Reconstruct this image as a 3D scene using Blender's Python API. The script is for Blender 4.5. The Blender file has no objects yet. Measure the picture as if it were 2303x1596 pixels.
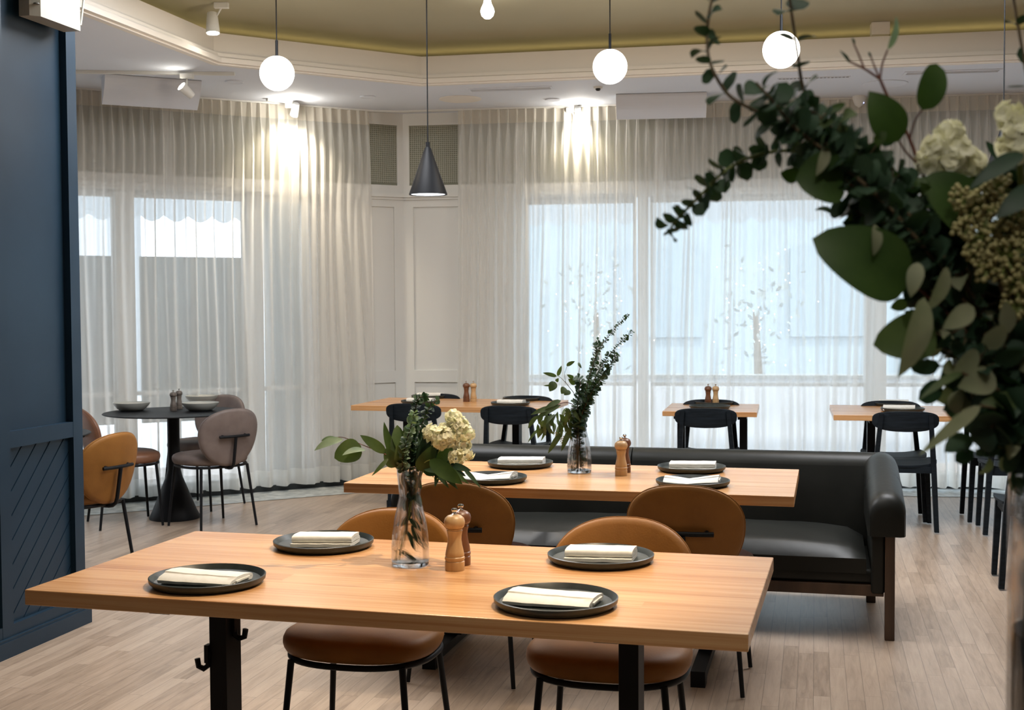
import bpy, bmesh, math, random
from mathutils import Vector, Matrix, noise
sin, cos, pi = math.sin, math.cos, math.pi
S = bpy.context.scene
COL = S.collection
random.seed(7)

# ------------------------------------------------------------------ camera
FPX, PITCH, ROLL, EYE = 2845.8, 0.0393, -0.0058, 1.4733
cam = bpy.data.cameras.new('camera'); cam.sensor_width = 36.0; cam.lens = FPX / 2303 * 36
camo = bpy.data.objects.new('camera', cam); COL.objects.link(camo)
camo.matrix_world = Matrix.Translation((0, 0, EYE)) @ Matrix.Rotation(pi / 2 - PITCH, 4, 'X') @ Matrix.Rotation(ROLL, 4, 'Z')
cam.clip_start = 0.05; cam.clip_end = 200
cam.dof.use_dof = True; cam.dof.focus_distance = 4.6; cam.dof.aperture_fstop = 10
S.camera = camo

def ray(u, v):
    x, y = u - 1151.5, v - 798
    cr, sr = cos(ROLL), sin(ROLL)
    x, y = x * cr + y * sr, -x * sr + y * cr
    c, s = cos(PITCH), sin(PITCH)
    a, b = x / FPX, -y / FPX
    return Vector((a, c + b * s, -s + b * c))
def G(u, v, z):                       # point at height z seen at a pixel of the photo
    d = ray(u, v); t = (z - EYE) / d.z
    return Vector((d.x * t, d.y * t, z))
def D(u, v, y):                       # point at depth y
    d = ray(u, v); t = y / d.y
    return Vector((d.x * t, y, EYE + d.z * t))

# ------------------------------------------------------------------ world, light, exposure
W = bpy.data.worlds.new('world'); S.world = W; W.use_nodes = True
bg = W.node_tree.nodes['Background']; bg.inputs[0].default_value = (0.80, 0.89, 1.0, 1); bg.inputs[1].default_value = 4.2
S.view_settings.view_transform = 'Standard'; S.view_settings.look = 'None'
S.view_settings.gamma = 1; S.view_settings.use_curve_mapping = False
S.view_settings.exposure = 0.15
S.cycles.use_denoising = True
S.cycles.max_bounces = 7; S.cycles.diffuse_bounces = 4; S.cycles.glossy_bounces = 3
S.cycles.transmission_bounces = 6; S.cycles.transparent_max_bounces = 16
S.cycles.sample_clamp_indirect = 4.0
S.cycles.caustics_reflective = False; S.cycles.caustics_refractive = False

def light(name, kind, loc, energy, color, size=.1, target=None, spot=60, blend=.5, sy=None):
    l = bpy.data.lights.new(name, kind); l.energy = energy; l.color = color
    if kind == 'AREA':
        l.size = size
        if sy: l.shape = 'RECTANGLE'; l.size_y = sy
    elif kind == 'SUN': l.angle = size
    else: l.shadow_soft_size = size
    if kind == 'SPOT': l.spot_size = math.radians(spot); l.spot_blend = blend
    o = bpy.data.objects.new(name, l); COL.objects.link(o); o.location = loc
    if target is not None:
        o.rotation_euler = (Vector(target) - Vector(loc)).to_track_quat('-Z', 'Y').to_euler()
    return o
WARM = (1.0, .80, .56); NEUT = (1.0, .93, .82)
CEIL = 3.08; OLV = 3.37
light('sun', 'SUN', (0, 0, 20), 4.5, (1, .97, .93), .02, target=(-.5, 3.5, 13))
# area fill added to brighten the room, out of frame overhead
light('ceiling_fill_light', 'AREA', (-1.0, 6.2, 3.30), 95, (.96, .97, 1), 1.3)
light('ceiling_fill_light', 'AREA', (2.0, 6.1, 3.30), 95, (.96, .97, 1), 1.3)
light('ceiling_fill_light', 'AREA', (0.6, 4.2, 3.30), 20, NEUT, 1.2)
light('ceiling_fill_light', 'AREA', (0.2, 1.0, 3.02), 12, NEUT, 1.6)
# track spots aimed at the tables
light('table_spot_light', 'SPOT', (.55, 3.1, 3.2), 235, WARM, .018, (-.25, 3.4, .75), 46, .7)
light('table_spot_light', 'SPOT', (-.6, 4.6, 3.2), 80, WARM, .018, (.0, 3.5, .75), 42, .8)
light('table_spot_light', 'SPOT', (-.1, 6.2, 3.2), 95, WARM, .04, (-.1, 5.3, .75), 44, .8)
light('table_spot_light', 'SPOT', (-.9, 8.3, 3.2), 70, WARM, .04, (-.4, 9.3, .75), 50, .8)
light('bouquet_fill_light', 'SPOT', (.1, -.5, 3.0), 46, NEUT, .05, (.42, 1.16, 1.65), 36, .9)  # added fill to lift the dark foreground bouquet
light('floor_spot_light', 'SPOT', (-1.55, 4.0, 3.0), 75, WARM, .05, (-1.75, 4.2, 0), 62, .9)

# ------------------------------------------------------------------ materials
def mat(name, color=(.8, .8, .8), rough=.5, metal=0, spec=.5, **k):
    m = bpy.data.materials.new(name); m.use_nodes = True
    b = m.node_tree.nodes['Principled BSDF']
    b.inputs['Base Color'].default_value = (*color, 1); b.inputs['Roughness'].default_value = rough; b.inputs['Specular IOR Level'].default_value = spec; b.inputs['Metallic'].default_value = metal
    for kk, v in k.items():
        b.inputs[kk.replace('_', ' ')].default_value = v
    return m
def nodes(m): return m.node_tree.nodes, m.node_tree.links, m.node_tree.nodes['Principled BSDF']
def ramp(N, stops):
    r = N.new('ShaderNodeValToRGB'); e = r.color_ramp.elements
    while len(e) < len(stops): e.new(.5)
    for el, (p, c) in zip(e, stops): el.position = p; el.color = (*c, 1)
    return r
def mathn(N, L, op, a, b=None, c=None):
    n = N.new('ShaderNodeMath'); n.operation = op
    for i, x in enumerate((a, b, c)):
        if x is None: continue
        if isinstance(x, (int, float)): n.inputs[i].default_value = x
        else: L.new(x, n.inputs[i])
    return n.outputs[0]
def noisy(m, c1, c2, scale=8, stretch=(1, 1, 1), bump=0, detail=4, lo=.3, hi=.7, bscale=None):
    N, L, b = nodes(m)
    tc = N.new('ShaderNodeTexCoord'); mp = N.new('ShaderNodeMapping'); mp.inputs['Scale'].default_value = stretch
    L.new(tc.outputs['Object'], mp.inputs[0])
    n = N.new('ShaderNodeTexNoise'); n.inputs['Scale'].default_value = scale; n.inputs['Detail'].default_value = detail
    L.new(mp.outputs[0], n.inputs['Vector'])
    r = ramp(N, [(lo, c1), (hi, c2)]); L.new(n.outputs['Fac'], r.inputs[0]); L.new(r.outputs[0], b.inputs['Base Color'])
    if bump:
        n2 = N.new('ShaderNodeTexNoise'); n2.inputs['Scale'].default_value = bscale or scale * 6; L.new(mp.outputs[0], n2.inputs['Vector'])
        bp = N.new('ShaderNodeBump'); bp.inputs['Strength'].default_value = bump; bp.inputs['Distance'].default_value = .003
        L.new(n2.outputs['Fac'], bp.inputs['Height']); L.new(bp.outputs[0], b.inputs['Normal'])
    return m
def boards(name, cols, wid, length, rough, rot=0, gap=.02, grain=1.0, streak=(1.2, 34), gapdark=.45, knots=False, bump=.15):
    """planks running along local X after rotation by rot; wid, length in metres"""
    m = mat(name, rough=rough); N, L, b = nodes(m)
    tc = N.new('ShaderNodeTexCoord'); mp = N.new('ShaderNodeMapping'); mp.inputs['Rotation'].default_value = (0, 0, rot)
    L.new(tc.outputs['Object'], mp.inputs[0])
    sx = N.new('ShaderNodeSeparateXYZ'); L.new(mp.outputs[0], sx.inputs[0])
    yr = mathn(N, L, 'DIVIDE', sx.outputs['Y'], wid); row = mathn(N, L, 'FLOOR', yr); fy = mathn(N, L, 'FRACT', yr)
    wn = N.new('ShaderNodeTexWhiteNoise'); wn.noise_dimensions = '1D'; L.new(row, wn.inputs['W'])
    xo = mathn(N, L, 'MULTIPLY_ADD', wn.outputs['Value'], 7.3, mathn(N, L, 'DIVIDE', sx.outputs['X'], length))
    colid = mathn(N, L, 'FLOOR', xo); fx = mathn(N, L, 'FRACT', xo)
    cb = N.new('ShaderNodeCombineXYZ'); L.new(row, cb.inputs[0]); L.new(colid, cb.inputs[1])
    wn2 = N.new('ShaderNodeTexWhiteNoise'); wn2.noise_dimensions = '2D'; L.new(cb.outputs[0], wn2.inputs['Vector'])
    # grain
    sc = N.new('ShaderNodeCombineXYZ')
    L.new(mathn(N, L, 'MULTIPLY', sx.outputs['X'], streak[0]), sc.inputs[0]); L.new(mathn(N, L, 'MULTIPLY', sx.outputs['Y'], streak[1]), sc.inputs[1])
    L.new(mathn(N, L, 'MULTIPLY_ADD', wn2.outputs['Value'], 40, mathn(N, L, 'MULTIPLY', sx.outputs['Z'], streak[1])), sc.inputs[2])
    g = N.new('ShaderNodeTexNoise'); g.inputs['Scale'].default_value = 1.6; g.inputs['Detail'].default_value = 6; g.inputs['Roughness'].default_value = .62; g.inputs['Distortion'].default_value = .5
    L.new(sc.outputs[0], g.inputs['Vector'])
    t = mathn(N, L, 'MULTIPLY_ADD', wn2.outputs['Value'], .42, mathn(N, L, 'MULTIPLY_ADD', g.outputs['Fac'], grain, .29 - grain * .5))
    r = ramp(N, cols); L.new(t, r.inputs[0])
    # gaps
    gy = mathn(N, L, 'LESS_THAN', mathn(N, L, 'ABSOLUTE', mathn(N, L, 'SUBTRACT', fy, .5)), .5 - gap)
    gx = mathn(N, L, 'LESS_THAN', mathn(N, L, 'ABSOLUTE', mathn(N, L, 'SUBTRACT', fx, .5)), .5 - gap * wid / length)
    inside = mathn(N, L, 'MULTIPLY', gy, gx)
    mx = N.new('ShaderNodeMix'); mx.data_type = 'RGBA'; mx.blend_type = 'MULTIPLY'; mx.inputs[0].default_value = 1
    L.new(r.outputs[0], mx.inputs[6])
    v = mathn(N, L, 'MULTIPLY_ADD', inside, 1 - gapdark, gapdark)
    cc = N.new('ShaderNodeCombineColor'); [L.new(v, cc.inputs[i]) for i in range(3)]
    L.new(cc.outputs[0], mx.inputs[7]); L.new(mx.outputs[2], b.inputs['Base Color'])
    bp = N.new('ShaderNodeBump'); bp.inputs['Strength'].default_value = bump; bp.inputs['Distance'].default_value = .002
    L.new(mathn(N, L, 'MULTIPLY_ADD', g.outputs['Fac'], .3, inside), bp.inputs['Height']); L.new(bp.outputs[0], b.inputs['Normal'])
    return m
def emis(name, color, s):
    m = bpy.data.materials.new(name); m.use_nodes = True; N = m.node_tree.nodes
    e = N.new('ShaderNodeEmission'); e.inputs[0].default_value = (*color, 1); e.inputs[1].default_value = s
    m.node_tree.links.new(e.outputs[0], N['Material Output'].inputs[0]); return m
def sheer(name, color, opac, trans=.55, graze=.35):
    m = bpy.data.materials.new(name); m.use_nodes = True; N, L = m.node_tree.nodes, m.node_tree.links
    for n in list(N): N.remove(n)
    out = N.new('ShaderNodeOutputMaterial')
    df = N.new('ShaderNodeBsdfDiffuse'); tl = N.new('ShaderNodeBsdfTranslucent'); tp = N.new('ShaderNodeBsdfTransparent')
    df.inputs[0].default_value = (*color, 1); tl.inputs[0].default_value = (*color, 1)
    m1 = N.new('ShaderNodeMixShader'); m1.inputs[0].default_value = trans; L.new(df.outputs[0], m1.inputs[1]); L.new(tl.outputs[0], m1.inputs[2])
    lw = N.new('ShaderNodeLayerWeight'); lw.inputs['Blend'].default_value = .5
    cs = mathn(N, L, 'MAXIMUM', mathn(N, L, 'SUBTRACT', 1.0, lw.outputs['Facing']), .09)
    fac = mathn(N, L, 'SUBTRACT', 1.0, mathn(N, L, 'POWER', 1 - opac, mathn(N, L, 'DIVIDE', 1.0, cs)))     # longer path through the weave at an angle
    m2 = N.new('ShaderNodeMixShader'); L.new(fac, m2.inputs[0]); L.new(tp.outputs[0], m2.inputs[1]); L.new(m1.outputs[0], m2.inputs[2])
    L.new(m2.outputs[0], out.inputs[0]); return m
def thinglass(name, tint=(.97, .98, .98), refl=.55, base=.03):
    m = bpy.data.materials.new(name); m.use_nodes = True; N, L = m.node_tree.nodes, m.node_tree.links
    for n in list(N): N.remove(n)
    out = N.new('ShaderNodeOutputMaterial'); tp = N.new('ShaderNodeBsdfTransparent'); tp.inputs[0].default_value = (*tint, 1)
    gl = N.new('ShaderNodeBsdfGlossy'); gl.inputs['Roughness'].default_value = .03
    lw = N.new('ShaderNodeLayerWeight'); lw.inputs['Blend'].default_value = .35
    fac = mathn(N, L, 'MULTIPLY_ADD', mathn(N, L, 'POWER', lw.outputs['Facing'], 3.0), refl, base)
    m2 = N.new('ShaderNodeMixShader'); L.new(fac, m2.inputs[0]); L.new(tp.outputs[0], m2.inputs[1]); L.new(gl.outputs[0], m2.inputs[2])
    L.new(m2.outputs[0], out.inputs[0]); return m
def leafmat(name, c1, c2, rough=.5, tr=.25, scale=30, tc=None):
    m = mat(name, c1, rough); noisy(m, c1, c2, scale)
    N, L, b = nodes(m)
    tl = N.new('ShaderNodeBsdfTranslucent'); tl.inputs[0].default_value = (*(tc or (c2[0] * 1.2, c2[1] * 1.5, c2[2] * .7)), 1); b.inputs['Specular IOR Level'].default_value = .3
    mx = N.new('ShaderNodeMixShader'); mx.inputs[0].default_value = tr
    L.new(b.outputs[0], mx.inputs[1]); L.new(tl.outputs[0], mx.inputs[2]); L.new(mx.outputs[0], N['Material Output'].inputs[0])
    return m

M = {}
M['floor'] = boards('oak_floor', [(0, (.225, .165, .118)), (.3, (.335, .25, .183)), (.6, (.42, .32, .24)), (1, (.50, .395, .30))], .062, .62, .36, rot=-(pi / 2 - .235), gap=.020, grain=1.3, streak=(3.0, 30), gapdark=.60, bump=.08)
M['top'] = boards('table_timber', [(0, (.36, .145, .052)), (.3, (.50, .235, .092)), (.62, (.62, .335, .145)), (1, (.70, .42, .20))], .085, 2.9, .27, gap=.002, grain=1.9, streak=(.9, 46), gapdark=.85, bump=.03)
M['black_steel'] = mat('black_steel', (.006, .007, .009), .5, spec=.2)
M['black_wood'] = noisy(mat('black_wood', (.012, .017, .024), .58, spec=.16), (.004, .007, .010), (.010, .015, .021), 10, (1, 1, 8))
M['tan'] = noisy(mat('tan_leather', rough=.55, spec=.3), (.22, .090, .016), (.31, .132, .026), 7, bump=.12, bscale=160)
M['tan_side'] = M['tan']
M['brown'] = noisy(mat('brown_leather', rough=.5), (.17, .075, .04), (.24, .11, .06), 9)
M['taupe'] = noisy(mat('taupe_leather', rough=.55), (.13, .10, .09), (.19, .15, .135), 9)
M['sofa'] = noisy(mat('black_leather', rough=.42, spec=.26), (.006, .007, .006), (.013, .014, .012), 4, bump=.2, bscale=26)
M['walnut'] = noisy(mat('dark_walnut', rough=.45), (.035, .018, .010), (.085, .048, .028), 6, (2, 2, .4))
M['plate'] = noisy(mat('charcoal_stoneware', rough=.38, spec=.35), (.020, .026, .025), (.034, .042, .040), 40)
M['bowl'] = mat('pale_stoneware', (.42, .43, .40), .35); M['bowl_in'] = mat('bowl_inside', (.62, .58, .50), .35)
M['linen'] = noisy(mat('white_linen', rough=.9), (.72, .70, .64), (.80, .78, .73), 60, bump=.1, bscale=700)
M['beech'] = noisy(mat('beech', rough=.38), (.42, .26, .12), (.56, .37, .185), 9, (6, 6, .7))
M['darkwood'] = noisy(mat('dark_mill_wood', rough=.35), (.09, .035, .016), (.18, .075, .035), 9, (6, 6, .7))
M['greymill'] = noisy(mat('grey_mill_wood', rough=.45), (.09, .075, .062), (.17, .14, .12), 9, (6, 6, .7))
M['chrome'] = mat('chrome', (.75, .75, .75), .12, 1)
def realglass():
    m = bpy.data.materials.new('vase_glass'); m.use_nodes = True; N, L = m.node_tree.nodes, m.node_tree.links
    for n in list(N): N.remove(n)
    out = N.new('ShaderNodeOutputMaterial'); tp = N.new('ShaderNodeBsdfTransparent'); g = N.new('ShaderNodeBsdfGlass'); g.inputs['IOR'].default_value = 1.45; g.inputs['Roughness'].default_value = .0
    mx = N.new('ShaderNodeMixShader'); mx.inputs[0].default_value = .42; L.new(tp.outputs[0], mx.inputs[1]); L.new(g.outputs[0], mx.inputs[2]); L.new(mx.outputs[0], out.inputs[0]); return m
M['glass'] = realglass(); M['pane'] = thinglass('window_glass', (.97, .985, .99), .25, .02)
M['thickglass'] = mat('thick_glass', (1, 1, 1), .02, Transmission_Weight=1.0, IOR=1.3)
M['blue'] = noisy(mat('navy_paint', rough=.38, spec=.3), (.010, .026, .046), (.014, .034, .058), 3)
M['blue_light'] = M['blue']
M['white'] = mat('white_paint', (.70, .70, .67), .55)
M['ceil'] = mat('ceiling_daylit_white', (.70, .74, .82), .8)  # cool daylight tint put into the white paint colour
M['band'] = mat('tray_white', (.78, .74, .68), .7)
M['olive'] = noisy(mat('olive_ceiling', rough=.75), (.36, .335, .23), (.39, .365, .25), 1.2)
M['cove_led'] = emis('cove_led', (1, .76, .36), 3.6)
M['mesh'] = mat('grille_mesh', (.24, .24, .18), .7)
M['stone'] = noisy(mat('grey_marble', rough=.35), (.24, .27, .27), (.60, .62, .60), 14, detail=8)
M['dark'] = mat('dark_base', (.015, .02, .022), .5)
M['sheer'] = sheer('sheer_fabric', (.90, .89, .86), .56, .5)
M['hem'] = sheer('sheer_hem', (.90, .89, .85), .75, .45)
M['header'] = sheer('curtain_header', (.82, .78, .70), .80, .35)
M['globe'] = emis('globe_opal', (1, .95, .86), 7.5)
M['lamp'] = emis('lamp_lens', (1, .93, .80), 40)
M['diffuser'] = emis('pendant_diffuser', (.93, .96, 1), 3)
M['fairy'] = emis('fairy_light', (1, .93, .8), 14)
M['bled'] = emis('blue_led', (.3, .35, 1), 6)
M['offwhite'] = mat('off_white_plastic', (.42, .40, .33), .5)
M['plaster'] = mat('warm_plaster', (.40, .37, .34), .8)
M['vent'] = mat('vent_dark', (.20, .20, .18), .6); M['black'] = mat('black', (.01, .01, .01), .5)
M['awning'] = sheer('awning_fabric', (.62, .66, .68), .95, .5, .05)
M['pave'] = noisy(mat('paving', rough=.9), (.50, .52, .54), (.62, .64, .65), 3)
M['extwhite'] = mat('white_render', (.66, .70, .74), .8)
M['facade'] = noisy(mat('pale_facade', rough=.9), (.24, .31, .345), (.28, .35, .385), 1)
M['facade_window'] = mat('facade_window', (.21, .28, .32), .6)
M['facade_left'] = mat('white_facade', (.45, .47, .48), .9)
M['screen'] = mat('grey_screen', (.25, .27, .26), .8)
M['euc'] = leafmat('eucalyptus_leaf', (.018, .045, .026), (.042, .080, .045), .6, .15)
M['euc_pale'] = leafmat('pale_eucalyptus_leaf', (.13, .20, .15), (.22, .30, .22), .55, .25)
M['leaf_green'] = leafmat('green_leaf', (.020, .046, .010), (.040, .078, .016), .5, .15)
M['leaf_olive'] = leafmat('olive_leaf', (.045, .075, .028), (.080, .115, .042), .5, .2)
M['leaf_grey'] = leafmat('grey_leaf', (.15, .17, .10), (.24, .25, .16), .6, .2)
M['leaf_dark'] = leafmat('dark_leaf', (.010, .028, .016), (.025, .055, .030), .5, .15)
M['pale_leaf'] = mat('pale_tree_leaf', (.26, .31, .30), .9, spec=.1)  # pale facade-like tone keeps the outdoor trees subtle
M['stem_red'] = mat('red_stem', (.12, .035, .02), .5); M['stem_green'] = mat('green_stem', (.16, .20, .05), .5); M['stem_brown'] = mat('brown_stem', (.10, .07, .035), .6)
M['petal'] = leafmat('hydrangea_petal', (.88, .86, .62), (.92, .92, .80), .7, .35, 60, (.92, .92, .66))
M['berry'] = noisy(mat('gum_buds', rough=.5), (.26, .23, .09), (.38, .35, .16), 40)
M['water'] = mat('vase_water', (.72, .66, .45), .02, Transmission_Weight=1.0, IOR=1.2)

# ------------------------------------------------------------------ object helpers
def tag(o, label=None, cat=None, group=None, kind=None):
    for k, v in (('label', label), ('category', cat), ('group', group), ('kind', kind)):
        if v: o[k] = v
    return o
def thing(name, loc, rz, label, cat, group=None):
    o = bpy.data.objects.new(name, None); COL.objects.link(o); o.location = loc; o.rotation_euler = (0, 0, rz); o.empty_display_size = .05
    return tag(o, label, cat, group)
def copy_tree(o, parent=None):
    c = o.copy(); COL.objects.link(c); c.parent = parent
    for ch in list(o.children): copy_tree(ch, c)
    return c
def dup(o, loc, rz, label, group=None):
    c = copy_tree(o); c.location = loc; c.rotation_euler = (0, 0, rz); c['label'] = label
    if group: c['group'] = group
    return c
class MB:
    def __init__(s): s.v = []; s.f = []; s.m = []; s.cur = 0
    def add(s, vs, fs):
        n = len(s.v); s.v += [tuple(p) for p in vs]; s.f += [tuple(i + n for i in f) for f in fs]; s.m += [s.cur] * len(fs); return s
    def box(s, a, b, bev=0):
        (x0, y0, z0), (x1, y1, z1) = a, b
        if not bev:
            return s.add([(x0, y0, z0), (x1, y0, z0), (x1, y1, z0), (x0, y1, z0), (x0, y0, z1), (x1, y0, z1), (x1, y1, z1), (x0, y1, z1)],
                         [(0, 3, 2, 1), (4, 5, 6, 7), (0, 1, 5, 4), (1, 2, 6, 5), (2, 3, 7, 6), (3, 0, 4, 7)])
        bm = bmesh.new(); bmesh.ops.create_cube(bm, size=1)
        for v in bm.verts:
            v.co = Vector(((x0 + x1) / 2 + v.co.x * (x1 - x0), (y0 + y1) / 2 + v.co.y * (y1 - y0), (z0 + z1) / 2 + v.co.z * (z1 - z0)))
        bmesh.ops.bevel(bm, geom=bm.edges[:], offset=bev, segments=2 if bev < .01 else 4, profile=.5, affect='EDGES')
        bm.verts.index_update(); s.add([v.co[:] for v in bm.verts], [[v.index for v in f.verts] for f in bm.faces]); bm.free(); return s
    def prism(s, poly, axis_fn, lo, hi):
        n = len(poly); vs = [axis_fn(p, lo) for p in poly] + [axis_fn(p, hi) for p in poly]
        return s.add(vs, [tuple(range(n))[::-1], tuple(range(n, 2 * n))] + [(i, (i + 1) % n, n + (i + 1) % n, n + i) for i in range(n)])
    def tube(s, pts, r, seg=10, cap=True, closed=False):
        pts = [Vector(p) for p in pts]; n = len(pts); rs = r if isinstance(r, (list, tuple)) else [r] * n
        rings = []; up = None
        for i, p in enumerate(pts):
            if closed: t = pts[(i + 1) % n] - pts[i - 1]
            else: t = pts[min(i + 1, n - 1)] - pts[max(i - 1, 0)]
            t.normalize()
            if up is None: up = t.orthogonal()
            up = (up - t * up.dot(t)).normalized(); b = t.cross(up)
            rings.append([p + (up * cos(2 * pi * k / seg) + b * sin(2 * pi * k / seg)) * rs[i] for k in range(seg)])
        vs = [v for R in rings for v in R]; fs = []
        for i in range(n if closed else n - 1):
            j = (i + 1) % n
            fs += [(i * seg + k, i * seg + (k + 1) % seg, j * seg + (k + 1) % seg, j * seg + k) for k in range(seg)]
        if cap and not closed: fs += [tuple(range(seg))[::-1], tuple((n - 1) * seg + k for k in range(seg))]
        return s.add(vs, fs)
    def lathe(s, prof, seg=40, c=(0, 0, 0)):
        vs = []; fs = []; n = len(prof)
        for r, z in prof: vs += [(c[0] + r * cos(2 * pi * k / seg), c[1] + r * sin(2 * pi * k / seg), c[2] + z) for k in range(seg)]
        for i in range(n - 1): fs += [(i * seg + k, i * seg + (k + 1) % seg, (i + 1) * seg + (k + 1) % seg, (i + 1) * seg + k) for k in range(seg)]
        if prof[0][0] > 1e-5: fs.append(tuple(range(seg))[::-1])
        if prof[-1][0] > 1e-5: fs.append(tuple((n - 1) * seg + k for k in range(seg)))
        return s.add(vs, fs)
    def lathe_open(s, prof, seg=40, c=(0, 0, 0)):
        n = len(prof); vs = []
        for r, z in prof: vs += [(c[0] + r * cos(2 * pi * k / seg), c[1] + r * sin(2 * pi * k / seg), c[2] + z) for k in range(seg)]
        return s.add(vs, [(i * seg + k, i * seg + (k + 1) % seg, (i + 1) * seg + (k + 1) % seg, (i + 1) * seg + k) for i in range(n - 1) for k in range(seg)])
    def ball(s, c, r, seg=10, rings=6):
        vs = []; fs = []; c = Vector(c)
        for i in range(rings + 1):
            a = pi * i / rings
            vs += [c + Vector((sin(a) * cos(2 * pi * k / seg), sin(a) * sin(2 * pi * k / seg), cos(a))) * r for k in range(seg)]
        for i in range(rings): fs += [(i * seg + k, (i + 1) * seg + k, (i + 1) * seg + (k + 1) % seg, i * seg + (k + 1) % seg) for k in range(seg)]
        return s.add(vs, fs)
    def build(s, name, mats, parent=None, smooth=None, mod=None):
        me = bpy.data.meshes.new(name); me.from_pydata(s.v, [], s.f)
        mats = mats if isinstance(mats, (list, tuple)) else [mats]
        for m in mats: me.materials.append(M[m] if isinstance(m, str) else m)
        if len(mats) > 1: me.polygons.foreach_set('material_index', s.m)
        bm = bmesh.new(); bm.from_mesh(me); bmesh.ops.remove_doubles(bm, verts=bm.verts, dist=1e-6)
        if len(s.v) < 60000 and smooth != 'sheet': bmesh.ops.recalc_face_normals(bm, faces=bm.faces)
        bm.to_mesh(me); bm.free()
        if smooth:
            me.polygons.foreach_set('use_smooth', [True] * len(me.polygons))
            if smooth != 'sheet': me.set_sharp_from_angle(angle=math.radians(38))
        me.update()
        o = bpy.data.objects.new(name, me); COL.objects.link(o); o.parent = parent
        return o
def struct(name, mb, m, smooth=None, parent=None):
    o = mb.build(name, m, parent, smooth)
    if parent is None: o['kind'] = 'structure'
    return o
def poly(verts):
    return MB().add(verts, [tuple(range(len(verts)))])
def arcpts(n, f): return [f(i / (n - 1)) for i in range(n)]

# ------------------------------------------------------------------ room shell
b = MB(); b.box((-6.5, -3.2, -.1), (7.2, 11.6, 0)); struct('floor', b, 'floor')
# window walls: local frame s along the wall from the corner, t outward, z up
CO = Vector((-.91, 10.70, 0))
dR = Vector((.989, -.147, 0)); nR = Vector((.147, .989, 0)); dL = Vector((-.872, -.489, 0)); nL = Vector((-.489, .872, 0))
def wallbox(mb, d, n, s0, s1, t0, t1, z0, z1):
    P = lambda s, t, z: CO + d * s + n * t + Vector((0, 0, z))
    vs = [P(s0, t0, z0), P(s1, t0, z0), P(s1, t1, z0), P(s0, t1, z0), P(s0, t0, z1), P(s1, t0, z1), P(s1, t1, z1), P(s0, t1, z1)]
    return mb.add(vs, [(0, 3, 2, 1), (4, 5, 6, 7), (0, 1, 5, 4), (1, 2, 6, 5), (2, 3, 7, 6), (3, 0, 4, 7)])
HB, HT = 2.36, 2.50      # moulding under the grilles
def window_wall(side, d, n, solid, length, mull, extra):
    b = MB()
    wallbox(b, d, n, 0, solid, 0, .16, 0, 3.5)
    wallbox(b, d, n, solid, length, 0, .16, HB, 3.5)
    for s0, s1 in extra: wallbox(b, d, n, s0, s1, 0, .16, 0, HB)
    # panel mouldings on the solid part
    e = .03
    for s0, s1 in ((.0, .09), (solid - .08, solid)): wallbox(b, d, n, s0, s1, -.018, e, 0, HB)
    for z0, z1 in ((.0, .16), (.83, .93), (HB - .06, HB)): wallbox(b, d, n, .09, solid - .08, -.018, e, z0, z1)
    # beam moulding: fascia, ledge, bead
    wallbox(b, d, n, 0, length, -.03, e, HB + .05, HT - .02); wallbox(b, d, n, 0, length, -.055, e, HB + .02, HB + .05); wallbox(b, d, n, 0, length, -.035, e, HB, HB + .02)
    # frame round the grilles
    wallbox(b, d, n, 0, length, -.02, e, 2.98, 3.08)
    k = .0
    st = [.0] + [solid - .07 + i * 1.15 for i in range(int(length / 1.15))]
    for s0 in st: wallbox(b, d, n, s0, s0 + (.07 if s0 else .06), -.02, e, HT - .02, 2.98)
    struct('wall_' + side, b, 'white')
    # grille: woven lattice in front of an olive backing
    g = MB(); g.cur = 0
    wallbox(g, d, n, .05, length - .05, -.004, .0, HT - .02, 2.98)
    g.cur = 1
    x = .06
    L2 = min(length - .1, solid + .15)
    while x < L2: wallbox(g, d, n, x, x + .004, -.010, -.004, HT, 2.98); x += .017
    z = HT + .01
    while z < 2.98: wallbox(g, d, n, .06, L2, -.012, -.006, z, z + .004); z += .017
    struct('trim_' + ('1' if side == 'left' else '2'), g, ['mesh', mat('grille_wire', (.46, .46, .38), .6)])
    # windows
    edges = [solid] + mull + [length]
    for i in range(len(edges) - 1):
        a, c = edges[i] + (.0 if i == 0 else .06), edges[i + 1] - (.06 if i < len(edges) - 2 else 0)
        w = MB(); f = .022
        for s0, s1, z0, z1 in ((a, a + f, 0, HB), (c - f, c, 0, HB), (a, c, 0, .10), (a, c, HB - .05, HB), (a, c, .80, .83)):
            wallbox(w, d, n, s0, s1, .05, .11, z0, z1)
        num = (1 if side == 'left' else 5) + i
        o = struct('window_%d' % num, w, 'white')
        p = MB(); wallbox(p, d, n, a + f, c - f, .075, .081, .10, HB - f); p.build('pane', 'pane', o)
window_wall('left', dL, nL, .86, 5.2, [1.29, 2.30, 3.5], [(1.23, 1.35), (2.23, 2.37), (3.44, 3.56)])
window_wall('right', dR, nR, 1.03, 7.0, [2.01, 3.87, 5.6], [(1.97, 2.05), (3.79, 3.95), (5.54, 5.66)])
# baseboards (dark) and stone border
for side, d, n, L_, m_ in (('left', dL, nL, 5.2, 'dark'), ('right', dR, nR, 7.0, 'dark')):
    b = MB(); wallbox(b, d, n, .02, L_, -.075, -.02, 0, .05); struct('baseboard_' + side, b, m_)
b = MB()
inn = .52
iL = CO - nL * inn; iR = CO - nR * inn
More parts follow.
